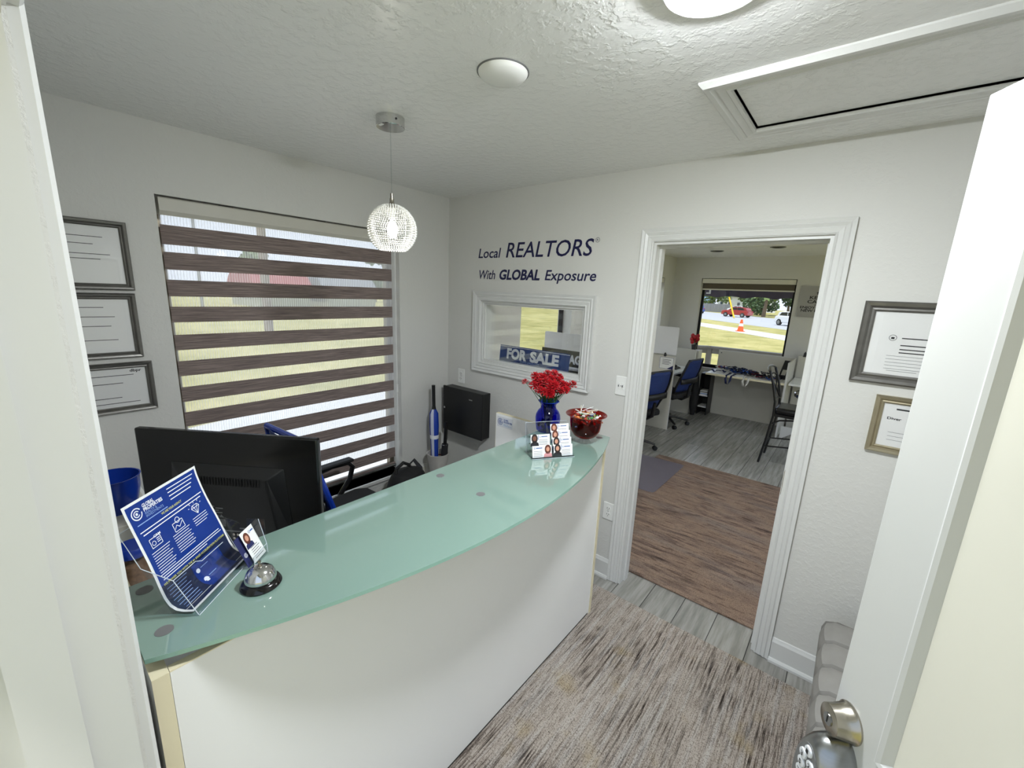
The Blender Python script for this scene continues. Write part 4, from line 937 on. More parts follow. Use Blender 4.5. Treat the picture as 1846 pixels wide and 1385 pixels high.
for k, (dx, dy, dz, lone) in enumerate(spots):
    hd = Vector((vx, vy, GZT))+rx*dx+ry*dy+Vector((0, 0, dz))
    foot = Vector((vx+dx*.2, vy+dy*.2, GZT+.05)); neck = Vector((vx, vy, GZT+.15))+rx*dx*.34+ry*dy*.34
    lb = 'single red flower sticking out on the left of the blue vase' if lone else 'red flower head in the dense bouquet of the blue vase'
    fl = thing('red_flower', lb, 'flower', tuple(hd), 'red flowers in the blue vase')
    part(fl, 'stem', 'stem_green', lambda b: b.tube([foot, neck, neck.lerp(hd, .5)+Vector((0, 0, .006)), hd], .0014, 5))
    if k % 3 == 0: part(fl, 'leaf', 'stem_green', lambda b: b.add([neck, neck+rx*.006+Vector((0, 0, .03)), neck.lerp(hd, .6)+rx*.004, neck-rx*.006+Vector((0, 0, .03))], [(0, 1, 2, 3)]))
    if bloom_me is None:
        bo = BLOOM.build('blossom', 'red_petal', fl, origin=(0, 0, 0), fix=False, smooth=True); bloom_me = bo
    else: bo = bloom_me.copy(); COL.objects.link(bo); bo.parent = fl
    ax = (hd-neck).normalized(); bo.rotation_euler = (ax*.6+Vector((rb.uniform(-.4, .4)+.35, rb.uniform(-.4, .4)-.35, .25))).to_track_quat('Z', 'Y').to_euler()
    s_ = rb.uniform(1.05, 1.4)*(.8 if lone else 1); bo.scale = (s_, s_, s_)
# candy bowl
bx, by = 1.562, -.505
cb = thing('candy_bowl', 'dark red crackled glass bowl on a clear foot at the counter end', 'bowl', (bx, by, GZT))
part(cb, 'foot', 'clear_glass', lambda b: b.lathe([(.001, 0), (.045, 0), (.047, .003), (.03, .009), (.02, .014), (.022, .02)], 36, c=(bx, by, GZT)), smooth=True)
part(cb, 'bowl', 'red_glass', lambda b: b.lathe([(.001, .019), (.03, .02), (.055, .035), (.072, .062), (.077, .1), (.079, .125), (.086, .134), (.099, .140), (.0985, .142), (.084, .1375), (.075, .126), (.073, .1), (.067, .062), (.05, .038), (.001, .025)], 44, c=(bx, by, GZT), cap=False), smooth=True)
part(cb, 'rim', 'red_brown', lambda b: b.tube([(bx+.0985*math.cos(t*math.pi/20), by+.0985*math.sin(t*math.pi/20), GZT+.141) for t in range(40)], .0016, 6, closed=True), smooth=True)
part(cb, 'lining', 'red_brown', lambda b: b.lathe([(.001, .028), (.05, .041), (.065, .064), (.07, .1)], 32, c=(bx, by, GZT), cap=False), smooth=True)
cm_ = []
for k, c in enumerate(((210, 190, 120), (180, 60, 50), (90, 150, 90), (120, 130, 170), (200, 120, 60), (225, 222, 214))): cm_.append(mat('candy_wrap_%d' % k, c, .25, var=.2, scale=60))
CW = ('gold', 'red', 'green', 'blue-grey', 'orange', 'clear white')
cand = {}
for k in range(36):
    ci = k % 6; a = k*2.399; r = .066*math.sqrt((k % 18+.5)/18); z = GZT+.118+.028*(1-(r/.066)**2)-(.022 if k < 18 else 0)
    if ci not in cand:
        b = MB(); b.ball((0, 0, 0), (.011, .0075, .006), 8, 6)
        for s in (-1, 1): b.add([(s*.010, 0, 0)]+[(s*.02, .007*math.cos(t), .005*math.sin(t)) for t in (0, 1.2, 2.4, 3.6, 4.8)], [(0, i, i+1) for i in range(1, 5)])
        co = b.build('wrapped_candy', cm_[ci], smooth=True); cand[ci] = co
    else: co = cand[ci].copy(); COL.objects.link(co)
    co.location = (bx+r*math.cos(a), by+r*math.sin(a), z); co.rotation_euler = (rb.uniform(-.7, .7), rb.uniform(-.7, .7), rb.uniform(0, 6))
    tag(co, '%s wrapped candy in the dark red glass bowl' % CW[ci], 'candy', 'wrapped candies in the red bowl, %s' % CW[ci])
for k in range(14):
    a = k*.93; c0 = Vector((bx+.03*math.cos(a+2), by+.03*math.sin(a+2), GZT+.148)); d = Vector((math.cos(a), math.sin(a), rb.uniform(.05, .5))).normalized()
    b = MB(); b.tube([c0-d*.012, c0+d*.062], .0012, 5); o = b.build('paper_stick', 'paper' if k % 3 else 'cream_edge', origin=tuple(c0))
    tag(o, 'thin pale lollipop stick poking out of the candy bowl', 'stick', 'sticks in the candy bowl')

# ------------------------------------------------------------------ signs behind the pass-through glass
fs = thing('for_sale_sign', 'blue FOR SALE sign leaning behind the pass-through glass', 'sign', (.805, .05, PASS[2]+.014))
sf = lambda a, z, h: (a, .048+.012*(1.41-z)/.14*-1+.012-h, z)
part(fs, 'board', 'sign_blue', lambda b: b.mbox(sf, .507, 1.104, 1.273, 1.398, -.004, 0))
part(fs, 'border', 'sign_white', lambda b: [b.mbox(sf, .507, 1.104, z, z+.003, 0, .0006) for z in (1.281, 1.389)])
letters(fs, 'sign_white', 'FOR', .575, .755, 1.309, .066, lambda a, z: sf(a, z, .0012), .05)
letters(fs, 'sign_white', 'SALE', .785, 1.025, 1.309, .066, lambda a, z: sf(a, z, .0012), .05)
part(fs, 'web_address', 'print_pale', lambda b: text_into(b, 'WWW.GPRIAI.COM', .70, .865, 1.289, .012, lambda a, z: sf(a, z, .0012)), fix=False)
ac = thing('acreage_sign', 'dark photo ACREAGE sign partly hidden behind the FOR SALE sign', 'sign', (1.02, .085, PASS[2]+.014))
af = lambda a, z, h: (a, .085+.0-h, z)
part(ac, 'board', 'acreage_photo', lambda b: b.mbox(af, .862, 1.205, 1.274, 1.418, -.004, 0))
part(ac, 'strip', 'sign_white', lambda b: b.mbox(af, 1.08, 1.17, 1.290, 1.312, 0, .0006)); part(ac, 'strip', 'print_black', lambda b: b.mbox(af, 1.08, 1.165, 1.294, 1.297, .0006, .0009))
letters(ac, 'sign_white', 'ACREAGE', .925, 1.235-.03, 1.335, .052, lambda a, z: af(a, z, .0012), .05)

# ------------------------------------------------------------------ upholstered bench
bn = thing('tufted_bench', 'grey channel-tufted velvet bench beside the open entry door', 'bench', (2.86, -.70, 0))
for k in range(7):
    y0 = -.155-k*.148
    def chan(b, y0=y0):
        def g(u, v):
            e = math.sin(math.pi*min(max(v, .0), 1))**.25
            pr_ = [(2.628, .10), (2.612, .3), (2.606, .4), (2.618, .44), (2.65, .46), (2.75, .465), (2.95, .465), (3.12, .46)]
            i = min(int(u*7), 6); f = u*7-i; x = pr_[i][0]+(pr_[i+1][0]-pr_[i][0])*f; z = pr_[i][1]+(pr_[i+1][1]-pr_[i][1])*f
            ins = (1-e)*.03; t = min(max((u-.3)/.3, 0), 1)*math.pi/2
            return (x+ins*math.cos(t), y0-.148*v, z-ins*math.sin(t))
        b.grid(g, 28, 14)
    part(bn, 'channel', 'velvet', chan, smooth=True)
part(bn, 'end_panel', 'velvet', lambda b: b.prism([(2.63, .1), (2.614, .3), (2.61, .4), (2.62, .432), (2.66, .45), (3.12, .45), (3.12, .1)], -.158, -.154, lambda x, z, y: (x, y, z)), smooth=False)
part(bn, 'end_panel', 'velvet', lambda b: b.prism([(2.63, .1), (2.614, .3), (2.61, .4), (2.62, .432), (2.66, .45), (3.12, .45), (3.12, .1)], -1.19, -1.186, lambda x, z, y: (x, y, z)))
part(bn, 'frame', 'dark_grey', lambda b: b.box(2.64, 3.12, -1.18, -.165, .09, .12))
for x in (2.68, 3.08):
    for y in (-1.12, -.22): part(bn, 'leg', 'black_plastic', lambda b: b.lathe([(.012, RZ if x < 2.9 else .0), (.018, .09)], 12, c=(x, y, 0)))

# ------------------------------------------------------------------ open entry door (door_1)
hg_, dd = Vector((3.06, -2.2, 0)), Vector((-.512, .859, 0)).normalized(); dn = Vector((-.859, -.512, 0)).normalized()
df = lambda a, z, h: tuple(hg_+dd*a+dn*h+Vector((0, 0, z)))
d1 = struct(thing('door_1', None, None, tuple(hg_)))
part(d1, 'leaf', 'door_paint', lambda b: b.mbox(df, 0, .91, .016, 2.05, -.042, 0), bevel=.002)
for a0, a1, z0, z1 in ((.1, .806, 1.1, 1.93), (.1, .806, .22, .95)):
    moulding(d1, 'panel_moulding', 'door_paint', a0+.03, a1-.03, z0+.03, z1-.03, [(0, 0), (0, .003), (.012, .010), (.02, .011), (.03, .004), (.03, 0)], df)
    part(d1, 'raised_panel', 'off_white', lambda b: b.mbox(df, a0+.03, a1-.03, z0+.03, z1-.03, 0, .004), bevel=.003)
axm = Matrix((dd, Vector((0, 0, 1)), dn)).transposed()
db = part(d1, 'deadbolt', 'nickel', lambda b: b.lathe([(.031, 0), (.0315, .003), (.0285, .006), (.0255, .023), (.024, .033), (.0225, .034)], 40, M=axm, c=df(.868, 1.098, 0)), smooth=True)
part(db, 'cylinder_face', 'red_brown', lambda b: b.lathe([(.0225, .0328), (.001, .0328)], 32, M=axm, c=df(.868, 1.098, 0), cap=False)); part(db, 'key_plug', 'steel', lambda b: b.lathe([(.010, .0328), (.010, .036), (.001, .036)], 20, M=axm, c=df(.868, 1.098, 0)))
part(db, 'keyway', 'black_line', lambda b: b.mbox(lambda a, z, h: df(.868+a, 1.098+z, h), -.0014, .0014, -.006, .006, .036, .0364))
def ov(rx, rz, n=36): return [(.862+rx*math.cos(2*math.pi*k/n), .972+rz*math.sin(2*math.pi*k/n)) for k in range(n)]
def shell(b):
    secs = [(.046, .098, 0), (.046, .098, .02), (.043, .092, .04), (.038, .082, .05), (.035, .076, .053)]; n = 36
    for rx, rz, h_ in secs: b.v += [df(a, z, h_) for a, z in ov(rx, rz)]
    for i in range(len(secs)-1): b.f += [(i*n+k, i*n+(k+1) % n, (i+1)*n+(k+1) % n, (i+1)*n+k) for k in range(n)]; b.mi += [0]*n
    b.f.append(tuple(range((len(secs)-1)*n, len(secs)*n))); b.mi.append(0)
kp = part(d1, 'keypad_lock', 'steel', shell, smooth=True)
part(kp, 'keypad_face', 'mid_grey', lambda b: b.prism(ov(.032, .071), .053, .0545, df))
for k, (dx, dz) in enumerate(((0, .055), (-.011, .037), (.011, .037), (-.011, .019), (.011, .019), (-.011, .001), (.011, .001), (-.011, -.017), (.011, -.017), (0, -.035))):
    key = part(kp, 'key_button', 'sign_white', lambda b: b.lathe([(.0092, .0545), (.0086, .0575), (.001, .058)], 16, M=axm, c=df(.862+dx, .976+dz, 0)), smooth=True)
    part(key, 'digit', 'print_black', lambda b: text_into(b, '1234567890'[k], .003, -.003, 0, .008, lambda a, y: df(.862+dx+a, .972+dz+y, .0584), .02), fix=False)
for z in (.3, 1.05, 1.8): part(d1, 'hinge', 'nickel', lambda b: b.tube([df(-.004, z-.05, -.046), df(-.004, z+.05, -.046)], .006, 8))

# ------------------------------------------------------------------ office: cubicle desks along the window wall
def cubicle(label, y, guard_label=None, x1=.7, z1=1.02):
    o = thing('cubicle_desk', label, 'desk', (.35, y, 0), 'cubicle desks along the office wall')
    MB().box(.03, x1, y, y+.022, 0.0, z1).build('end_panel', 'grey_cabinet', o)
    MB().box(x1, x1+.002, y, y+.022, 0, z1).build('edge_band', 'white_trim', o)
    MB().box(.03, x1-.02, y-1.05, y-.001, .72, .745).build('desk_top', 'laminate', o)
    MB().box(.03, .05, y-1.05, y-.001, .05, z1).build('modesty_panel', 'grey_cabinet', o)
    if guard_label:
        g = thing('desk_screen', guard_label, 'screen', (.41, y+.011, z1), 'white screens clipped on the cubicle panels')
        b = MB(); b.prism([(.10, z1+.02), (.70, z1+.02), (.705, z1+.025), (.705, z1+.38), (.695, z1+.39), (.11, z1+.39), (.10, z1+.38)], y+.007, y+.012, lambda a, z, h: (a, h, z)); b.build('sheet', 'hazy_screen', g)
        for a in (.2, .56): MB().prism([(a-.016, z1-.01), (a+.016, z1-.01), (a+.012, z1+.03), (a, z1+.045), (a-.012, z1+.03)], y-.004, y+.026, lambda a, z, h: (a, h, z)).build('clip', 'dark_grey', g)
    return o
cubicle('cubicle desk whose panel shows behind the pass-through glass', 1.2, 'white screen seen through the pass-through glass')
cubicle('cubicle desk carrying the framed certificate, between both office chairs', 3.41, 'white screen clipped above the certificate on the cubicle panel')
cubicle('cubicle desk next to the far window, farthest along the wall', 4.5, x1=.65)
ct = thing('certificate_sheet', 'small white certificate with navy corner pinned on the cubicle panel', 'certificate', (.59, 3.41, .92))
cpf = lambda a, z, h: (a, 3.409-h, z)
MB().mbox(cpf, .494, .69, .838, 1.003, 0, .002).build('sheet', 'paper', ct)
b = MB(); 
for q in ((.498, .686, .995, .999), (.498, .502, .843, .999), (.682, .686, .843, .999), (.498, .686, .843, .847)): b.mbox(cpf, *q, .002, .0026, 0)
for k in range(4): b.mbox(cpf, .535, .65-.02*(k % 2), .965-.02*k, .972-.02*k, .002, .0026, 1)
b.add([cpf(.686, .843, .0028), cpf(.686, .9, .0028), cpf(.6, .843, .0028)], [(0, 1, 2)], 0); b.build('print', ['cloth_navy', 'print_grey'], ct, fix=False)
office_chair('blue mesh office chair nearest the office doorway, cut off by the door casing', (.60, 2.40, 0), math.radians(74), top=.98)
office_chair('blue mesh office chair between the two cubicle panels', (.57, 3.72, 0), math.radians(80), top=.98)
# phone and red flowers on the desk behind the second chair
ph = thing('desk_phone', 'black desk phone on the cubicle desk behind the office chair', 'phone', (.42, 4.15, .745))
MB().prism([(.33, .745), (.53, .745), (.53, .755), (.36, .83), (.33, .82)], 4.05, 4.25, lambda x, z, y: (x, y, z)).build('base', 'black_plastic', ph)
MB().tube([(.36, 4.07, .85), (.4, 4.07, .845), (.5, 4.07, .80), (.53, 4.07, .79)], .016, 8).build('handset', 'black_gloss', ph, smooth=True)
rf = thing('flower_pot', 'small red flower in a dark pot above the far cubicle panel', 'flower', (.42, 4.72, 1.02))
MB().box(.05, .66, 4.62, 4.80, 0.0, 1.0).build('stand', 'grey_cabinet', rf)
MB().lathe([(.03, 0), (.04, .08), (.036, .08), (.001, .07)], 16, c=(.55, 4.71, 1.0)).build('pot', 'dark_grey', rf)
b = MB()
for k in range(9):
    a = k*.7; b.ball((.55+.045*math.cos(a), 4.71+.045*math.sin(a), 1.17+.05*math.sin(k*1.9)), (.03, .022, .035), 7, 5)
b.build('blossom', 'red_petal', rf, smooth=True)
MB().tube([(.55, 4.71, 1.07), (.552, 4.71, 1.16)], .006, 6).build('stem', 'stem_green', rf)

# far desk with lanyards
fd = thing('far_desk', 'long white desk with back panel under the far office window', 'desk', (1.4, 4.6, 0))
MB().box(.89, 1.905, 4.865, 4.885, 0, 1.022).build('back_panel', 'grey_cabinet', fd)
MB().box(.89, 1.905, 4.865, 4.885, 1.022, 1.025).build('edge_band', 'white_trim', fd)
MB().box(.91, 1.888, 4.2, 4.862, .72, .745).build('desk_top', 'laminate', fd)
MB().box(.905, 1.888, 4.197, 4.2, .719, .746).build('edge_band', 'cream_edge', fd)
MB().box(1.89, 1.91, 4.2, 4.864, 0, 1.02).build('end_panel', 'grey_cabinet', fd)
MB().box(1.889, 1.911, 4.197, 4.2, 0, 1.022).build('edge_band', 'white_trim', fd)
MB().lathe([(.008, 0), (.008, .003)], 10, M=Matrix.Rotation(math.pi/2, 3, 'X'), c=(.93, 4.865, .985)).build('bolt', 'dark_grey', fd)
nd = thing('corner_desk', 'white desk with clipped back panel right of the far desk', 'desk', (2.3, 4.6, 0))
MB().box(1.93, 2.75, 4.90, 4.92, 0, 1.06).build('back_panel', 'grey_cabinet', nd)
MB().box(1.93, 2.75, 4.25, 4.89, .72, .745).build('desk_top', 'laminate', nd)
MB().prism([(1.935, .0), (1.965, 0), (2.12, .12), (2.3, .12), (2.3, .16), (1.935, .16)], 4.24, 4.262, lambda x, z, y: (x, y, z)).build('foot_frame', 'white_trim', nd)
for x in (2.0, 2.09): MB().prism([(x-.018, 1.05), (x+.018, 1.05), (x+.014, 1.1), (x, 1.125), (x-.014, 1.1)], 4.892, 4.93, lambda a, z, h: (a, h, z)).build('clip', 'dark_grey', nd)
rl = random.Random(11)
lc = [('navy', mat('strap_navy', (22, 32, 78), .7)), ('white', mat('strap_white', (214, 212, 206), .7)), ('black', mat('strap_black', (24, 24, 28), .7)), ('blue', mat('strap_blue', (40, 84, 168), .7)), ('red', mat('strap_red', (130, 30, 40), .7))]
def lanyard(k, x, y, label, group, hang=False, ci=0):
    if hang:
        pts = [(x-.02, y+.25, .752), (x-.02, y+.06, .752), (x-.025, y-.008, .748), (x-.03, y-.014, .70), (x-.015, y-.016, .63), (x+.012, y-.016, .62), (x+.03, y-.014, .68), (x+.04, y-.008, .748), (x+.045, y+.06, .752), (x+.05, y+.22, .752)]
    else:
        ph_ = rl.uniform(0, 6); pts = []
        for i in range(22):
            t = i/21*2*math.pi
            pts.append((x+(.10+.03*math.sin(2*t+ph_))*math.cos(t+ph_), y+(.085+.03*math.cos(3*t+ph_))*math.sin(t+ph_)*.9,   .754+.014*(k % 4)+.03*abs(math.sin(2.5*t+ph_))))
    b = MB()
    P = [Vector(p) for p in pts]; vs = []
    for i, p in enumerate(P):
        t = (P[min(i+1, len(P)-1)]-P[max(i-1, 0)]).normalized(); sd_ = Vector((t.y, -t.x, .25*math.sin(i*.9+k))).normalized() if abs(t.z) < .8 else Vector((1, 0, 0))
        vs += [p+sd_*.014, p-sd_*.014]
    b.add(vs, [(2*i, 2*i+1, 2*i+3, 2*i+2) for i in range(len(P)-1)])
    o = b.build('lanyard', lc[ci][1], origin=(x, y, .745), smooth=True, solid=.0015); tag(o, label, 'lanyard', group)
G_ = 'lanyards heaped on the far desk'
for k in range(30):
    ci = (0, 2, 3, 1, 0, 2, 4, 0, 3, 2)[k % 10]
    lanyard(k, 1.04+.69*((k*.618) % 1), 4.36+.3*((k*.381) % 1), '%s lanyard in the heap on the far desk' % lc[ci][0], G_+', '+lc[ci][0], False, ci)
lanyard(21, 1.21, 4.2, 'navy lanyard loop hanging over the front edge of the far desk', G_, True, 0)
lanyard(22, 1.43, 4.2, 'white lanyard loop hanging over the front edge of the far desk', G_, True, 1)
bs = thing('black_stand', 'black cut-out stand at the right end of the far desk', 'stand', (1.79, 4.6, .745))
stp = lambda a, z, h: (1.76+a+.05*z/.26, 4.58+h, .747+z)
b = MB()
for q in ((0, .02, .03, .26), (.07, .09, .03, .26), (.02, .07, .13, .26), (.02, .07, .03, .05), (-.02, .12, 0, .03)): b.mbox(stp, *q, 0, .02)
b.build('plate', 'black_plastic', bs); MB().box(1.73, 1.89, 4.52, 4.66, .7455, .752).build('base', 'black_plastic', bs)
# bag and paper shelf left of the far desk
bg_ = thing('garment_bag', 'tall black bag standing on the floor left of the far desk', 'bag', (.715, 4.5, 0))
MB().grid(lambda u, v: (.715+(.05+.012*math.sin(5*v))*math.sin(math.pi*min(.97, .06+v*.94))**.3*math.cos(2*math.pi*u), 4.50+.06*math.sin(math.pi*min(.97, .06+v*.94))**.3*math.sin(2*math.pi*u), .003+.72*v), 18, 16).build('body', 'bag_black', bg_, smooth=True)
MB().tube([(.69, 4.5, .70), (.71, 4.5, .77), (.74, 4.5, .71)], .008, 6).build('handle', 'bag_black', bg_, smooth=True)
psf = thing('paper_shelf', 'small black shelf with stacked papers beside the left end of the far desk', 'shelf', (.81, 4.74, 0))
for z in (.12, .30): MB().box(.75, .875, 4.62, 4.86, z, z+.015).build('shelf_board', 'laminate', psf)
for x in (.738, .875): MB().box(x, x+.012, 4.62, 4.86, 0, .66).build('side', 'black_plastic', psf)
MB().box(.75, .875, 4.845, 4.86, .0, .66).build('back', 'black_plastic', psf)
MB().box(.75, .875, 4.64, 4.845, .648, .66).build('top', 'black_plastic', psf)
for k in range(5): MB().box(.755+.005*(k % 2), .86+.004*(k % 3), 4.63, 4.8, .316+.014*k, .328+.014*k).build('paper_stack', ('paper', 'print_pale', 'paper', 'mid_grey', 'paper')[k], psf)
# bar stool
st = thing('bar_stool', 'black metal bar stool with cross back in the office doorway view', 'stool', (2.1, 3.21, 0))
for y in (3.02, 3.41):
    sp_ = .006 if y < 3.2 else -.006
    part(st, 'back_leg', 'black_plastic', lambda b: b.tube([(1.888, y, 0), (1.925, y+sp_, .28), (1.955, y+sp_, .56), (1.948, y+sp_, .72), (1.905, y+sp_, .90), (1.852, y+sp_, 1.05)], .0125, 8, flat=1.0), smooth=True)
    part(st, 'front_leg', 'black_plastic', lambda b: b.tube([(2.41, y, 0), (2.37, y+sp_, .3), (2.345, y+sp_, .58)], .0125, 8), smooth=True)
    part(st, 'side_stretcher', 'black_plastic', lambda b: b.tube([(1.91, y+sp_, .2), (2.15, y+sp_, .235), (2.385, y, .2)], .008, 6), smooth=True)
    part(st, 'seat_brace', 'black_plastic', lambda b: b.tube([(1.95, y+sp_, .47), (2.02, y+sp_, .52), (2.15, y+sp_, .545), (2.28, y+sp_, .52), (2.35, y+sp_, .47)], .009, 6), smooth=True)
part(st, 'seat_frame', 'black_plastic', lambda b: b.box(1.955, 2.36, 3.03, 3.4, .555, .585))
part(st, 'seat', 'seat_vinyl', lambda b: b.box(1.95, 2.37, 3.02, 3.41, .585, .655), bevel=.03, seg=4, smooth=True)
part(st, 'top_rail', 'steel', lambda b: b.tube([(1.85, 3.02, 1.05), (1.83, 3.1, 1.075), (1.825, 3.21, 1.085), (1.83, 3.33, 1.075), (1.85, 3.41, 1.05)], .017, 8, flat=.6), smooth=True)
part(st, 'lower_rail', 'black_plastic', lambda b: b.tube([(1.875, 3.025, .97), (1.855, 3.12, .995), (1.85, 3.21, 1.0), (1.855, 3.32, .995), (1.875, 3.405, .97)], .009, 6), smooth=True)
part(st, 'bottom_rail', 'black_plastic', lambda b: b.tube([(1.952, 3.025, .70), (1.935, 3.12, .725), (1.93, 3.21, .73), (1.935, 3.32, .725), (1.952, 3.405, .70)], .009, 6), smooth=True)
for s in (1, -1): part(st, 'cross_bar', 'black_plastic', lambda b: b.tube([(1.945, 3.215-s*.185, .71), (1.915, 3.215-s*.05, .83), (1.905, 3.215+s*.05, .88), (1.872, 3.215+s*.185, .98)], .009, 6), smooth=True)
part(st, 'front_stretcher', 'black_plastic', lambda b: b.tube([(2.385, 3.02, .2), (2.385, 3.41, .2)], .008, 6)); part(st, 'back_stretcher', 'black_plastic', lambda b: b.tube([(1.912, 3.025, .205), (1.912, 3.405, .205)], .008, 6))
# round bar table at the door edge
bt_ = thing('bar_table', 'round chrome-edged bar table partly hidden by the door casing', 'table', (2.45, 2.72, 0))
part(bt_, 'top', 'black_gloss', lambda b: b.lathe([(.001, .885), (.31, .885), (.31, .915), (.001, .915)], 48, c=(2.45, 2.72, 0)))
part(bt_, 'edge_ring', 'chrome', lambda b: b.lathe([(.311, .88), (.32, .886), (.32, .914), (.311, .92)], 48, c=(2.45, 2.72, 0), cap=False), smooth=True)
part(bt_, 'column', 'chrome', lambda b: b.lathe([(.03, .02), (.03, .885)], 20, c=(2.45, 2.72, 0))); part(bt_, 'base', 'chrome', lambda b: b.lathe([(.2, .0), (.2, .01), (.04, .03)], 32, c=(2.45, 2.72, 0)))
# poster
po_ = thing('wall_poster', 'grey KEEP CALM poster on the far wall beside the window', 'poster', (2.02, 5.05, 1.82))
pf = lambda a, z, h: (a, 5.049-h, z)
MB().mbox(pf, 1.80, 2.24, 1.60, 2.03, 0, .02).build('panel', 'poster_grey', po_)
for body, a0, a1, z, cap in (('KEEP', 1.92, 2.095, 1.853, .04), ('CALM', 1.90, 2.11, 1.795, .042), ('AND', 1.985, 2.035, 1.765, .014), ('ENJOY YOUR', 1.825, 2.185, 1.72, .032), ('NEW HOME', 1.84, 2.17, 1.675, .034)): letters(po_, 'print_black', body, a0, a1, z, cap, lambda a, z: pf(a, z, .0212), .02)
b = MB(); b.add([pf(a, z, .0212) for a, z in ((1.985, 1.935), (2.055, 1.935), (2.02, 1.965))], [(0, 1, 2)]); b.mbox(pf, 2.0, 2.04, 1.91, 1.935, .02, .0212); b.build('house_icon', 'print_black', po_, fix=False)

# ------------------------------------------------------------------ outdoors
GND = -.6
struct(MB().box(-160, 120, -120, 160, GND-.5, GND).build('lawn', 'lawn_grass'))
sdir = Vector((.66, -.75, 0)).normalized(); sn = Vector((.75, .66, 0)).normalized()
def strip(name, d0, d1, m, z):
    p = Vector((-4.6, 34.2, 0)); b = MB(); f = lambda a, c, h: tuple(p+sdir*a+sn*c+Vector((0, 0, h)))
    b.mbox(f, -120, 90, d0, d1, GND-.1, z); return struct(b.build(name, m))
strip('sidewalk', 0, 2.9, 'concrete', GND+.02); strip('road', 7.6, 24, 'road', GND+.015)
struct(MB().prism([(-.2, -14), (-2.6, -14), (-7.6, 9), (-.2, 9)], GND-.1, GND+.02).build('driveway', 'concrete'))
# house walls around the rooms stand on a plinth
struct(MB().box(-.2, 3.42, -2.38, 5.25, GND, -.12).build('foundation', 'concrete'))
dk_ = struct(thing('deck', None, None, (1.2, 6.2, -.1)))
for k in range(9): MB().box(-1.2, 3.4, 5.26+k*.145, 5.26+k*.145+.138, -.16, -.12).build('deck_board', 'deck_wood', dk_)
rg_ = thing('deck_railing', 'weathered grey wooden railing on the deck outside the far window', 'railing', (.5, 6.6, -.12))
def rail(a, c, z0, z1, t=.045):
    d = Vector(c)-Vector(a); L = d.length; d.normalize(); nn = Vector((-d.y, d.x, 0))
    return lambda b: b.mbox(lambda s, h, w: tuple(Vector(a)+d*s+nn*w+Vector((0, 0, h))), 0, L, z0, z1, -t, t)
CA, CB, CC = (.33, 6.55, 0), (3.3, 6.55, 0), (-1.1, 5.5, 0)
part(rg_, 'cap_rail', 'deck_wood', rail(CA, CB, .86, .9, .07)); part(rg_, 'cap_rail', 'deck_wood', rail(CC, CA, .86, .9, .07))
part(rg_, 'top_rail', 'deck_wood', rail(CA, CB, .76, .86, .02)); part(rg_, 'top_rail', 'deck_wood', rail(CC, CA, .76, .86, .02))
part(rg_, 'bottom_rail', 'deck_wood', rail(CA, CB, .05, .13, .02)); part(rg_, 'bottom_rail', 'deck_wood', rail(CC, CA, .05, .13, .02))
for p in (CA, (1.9, 6.55, 0), CB, CC): part(rg_, 'post', 'deck_wood', lambda b: b.box(p[0]-.045, p[0]+.045, p[1]-.045, p[1]+.045, -.6, .86))
for k in range(9): x = CC[0]+(CA[0]-CC[0])*(k+1)/10; y = CC[1]+(CA[1]-CC[1])*(k+1)/10; part(rg_, 'baluster', 'deck_wood', lambda b: b.box(x-.02, x+.02, y-.02, y+.02, .13, .76))
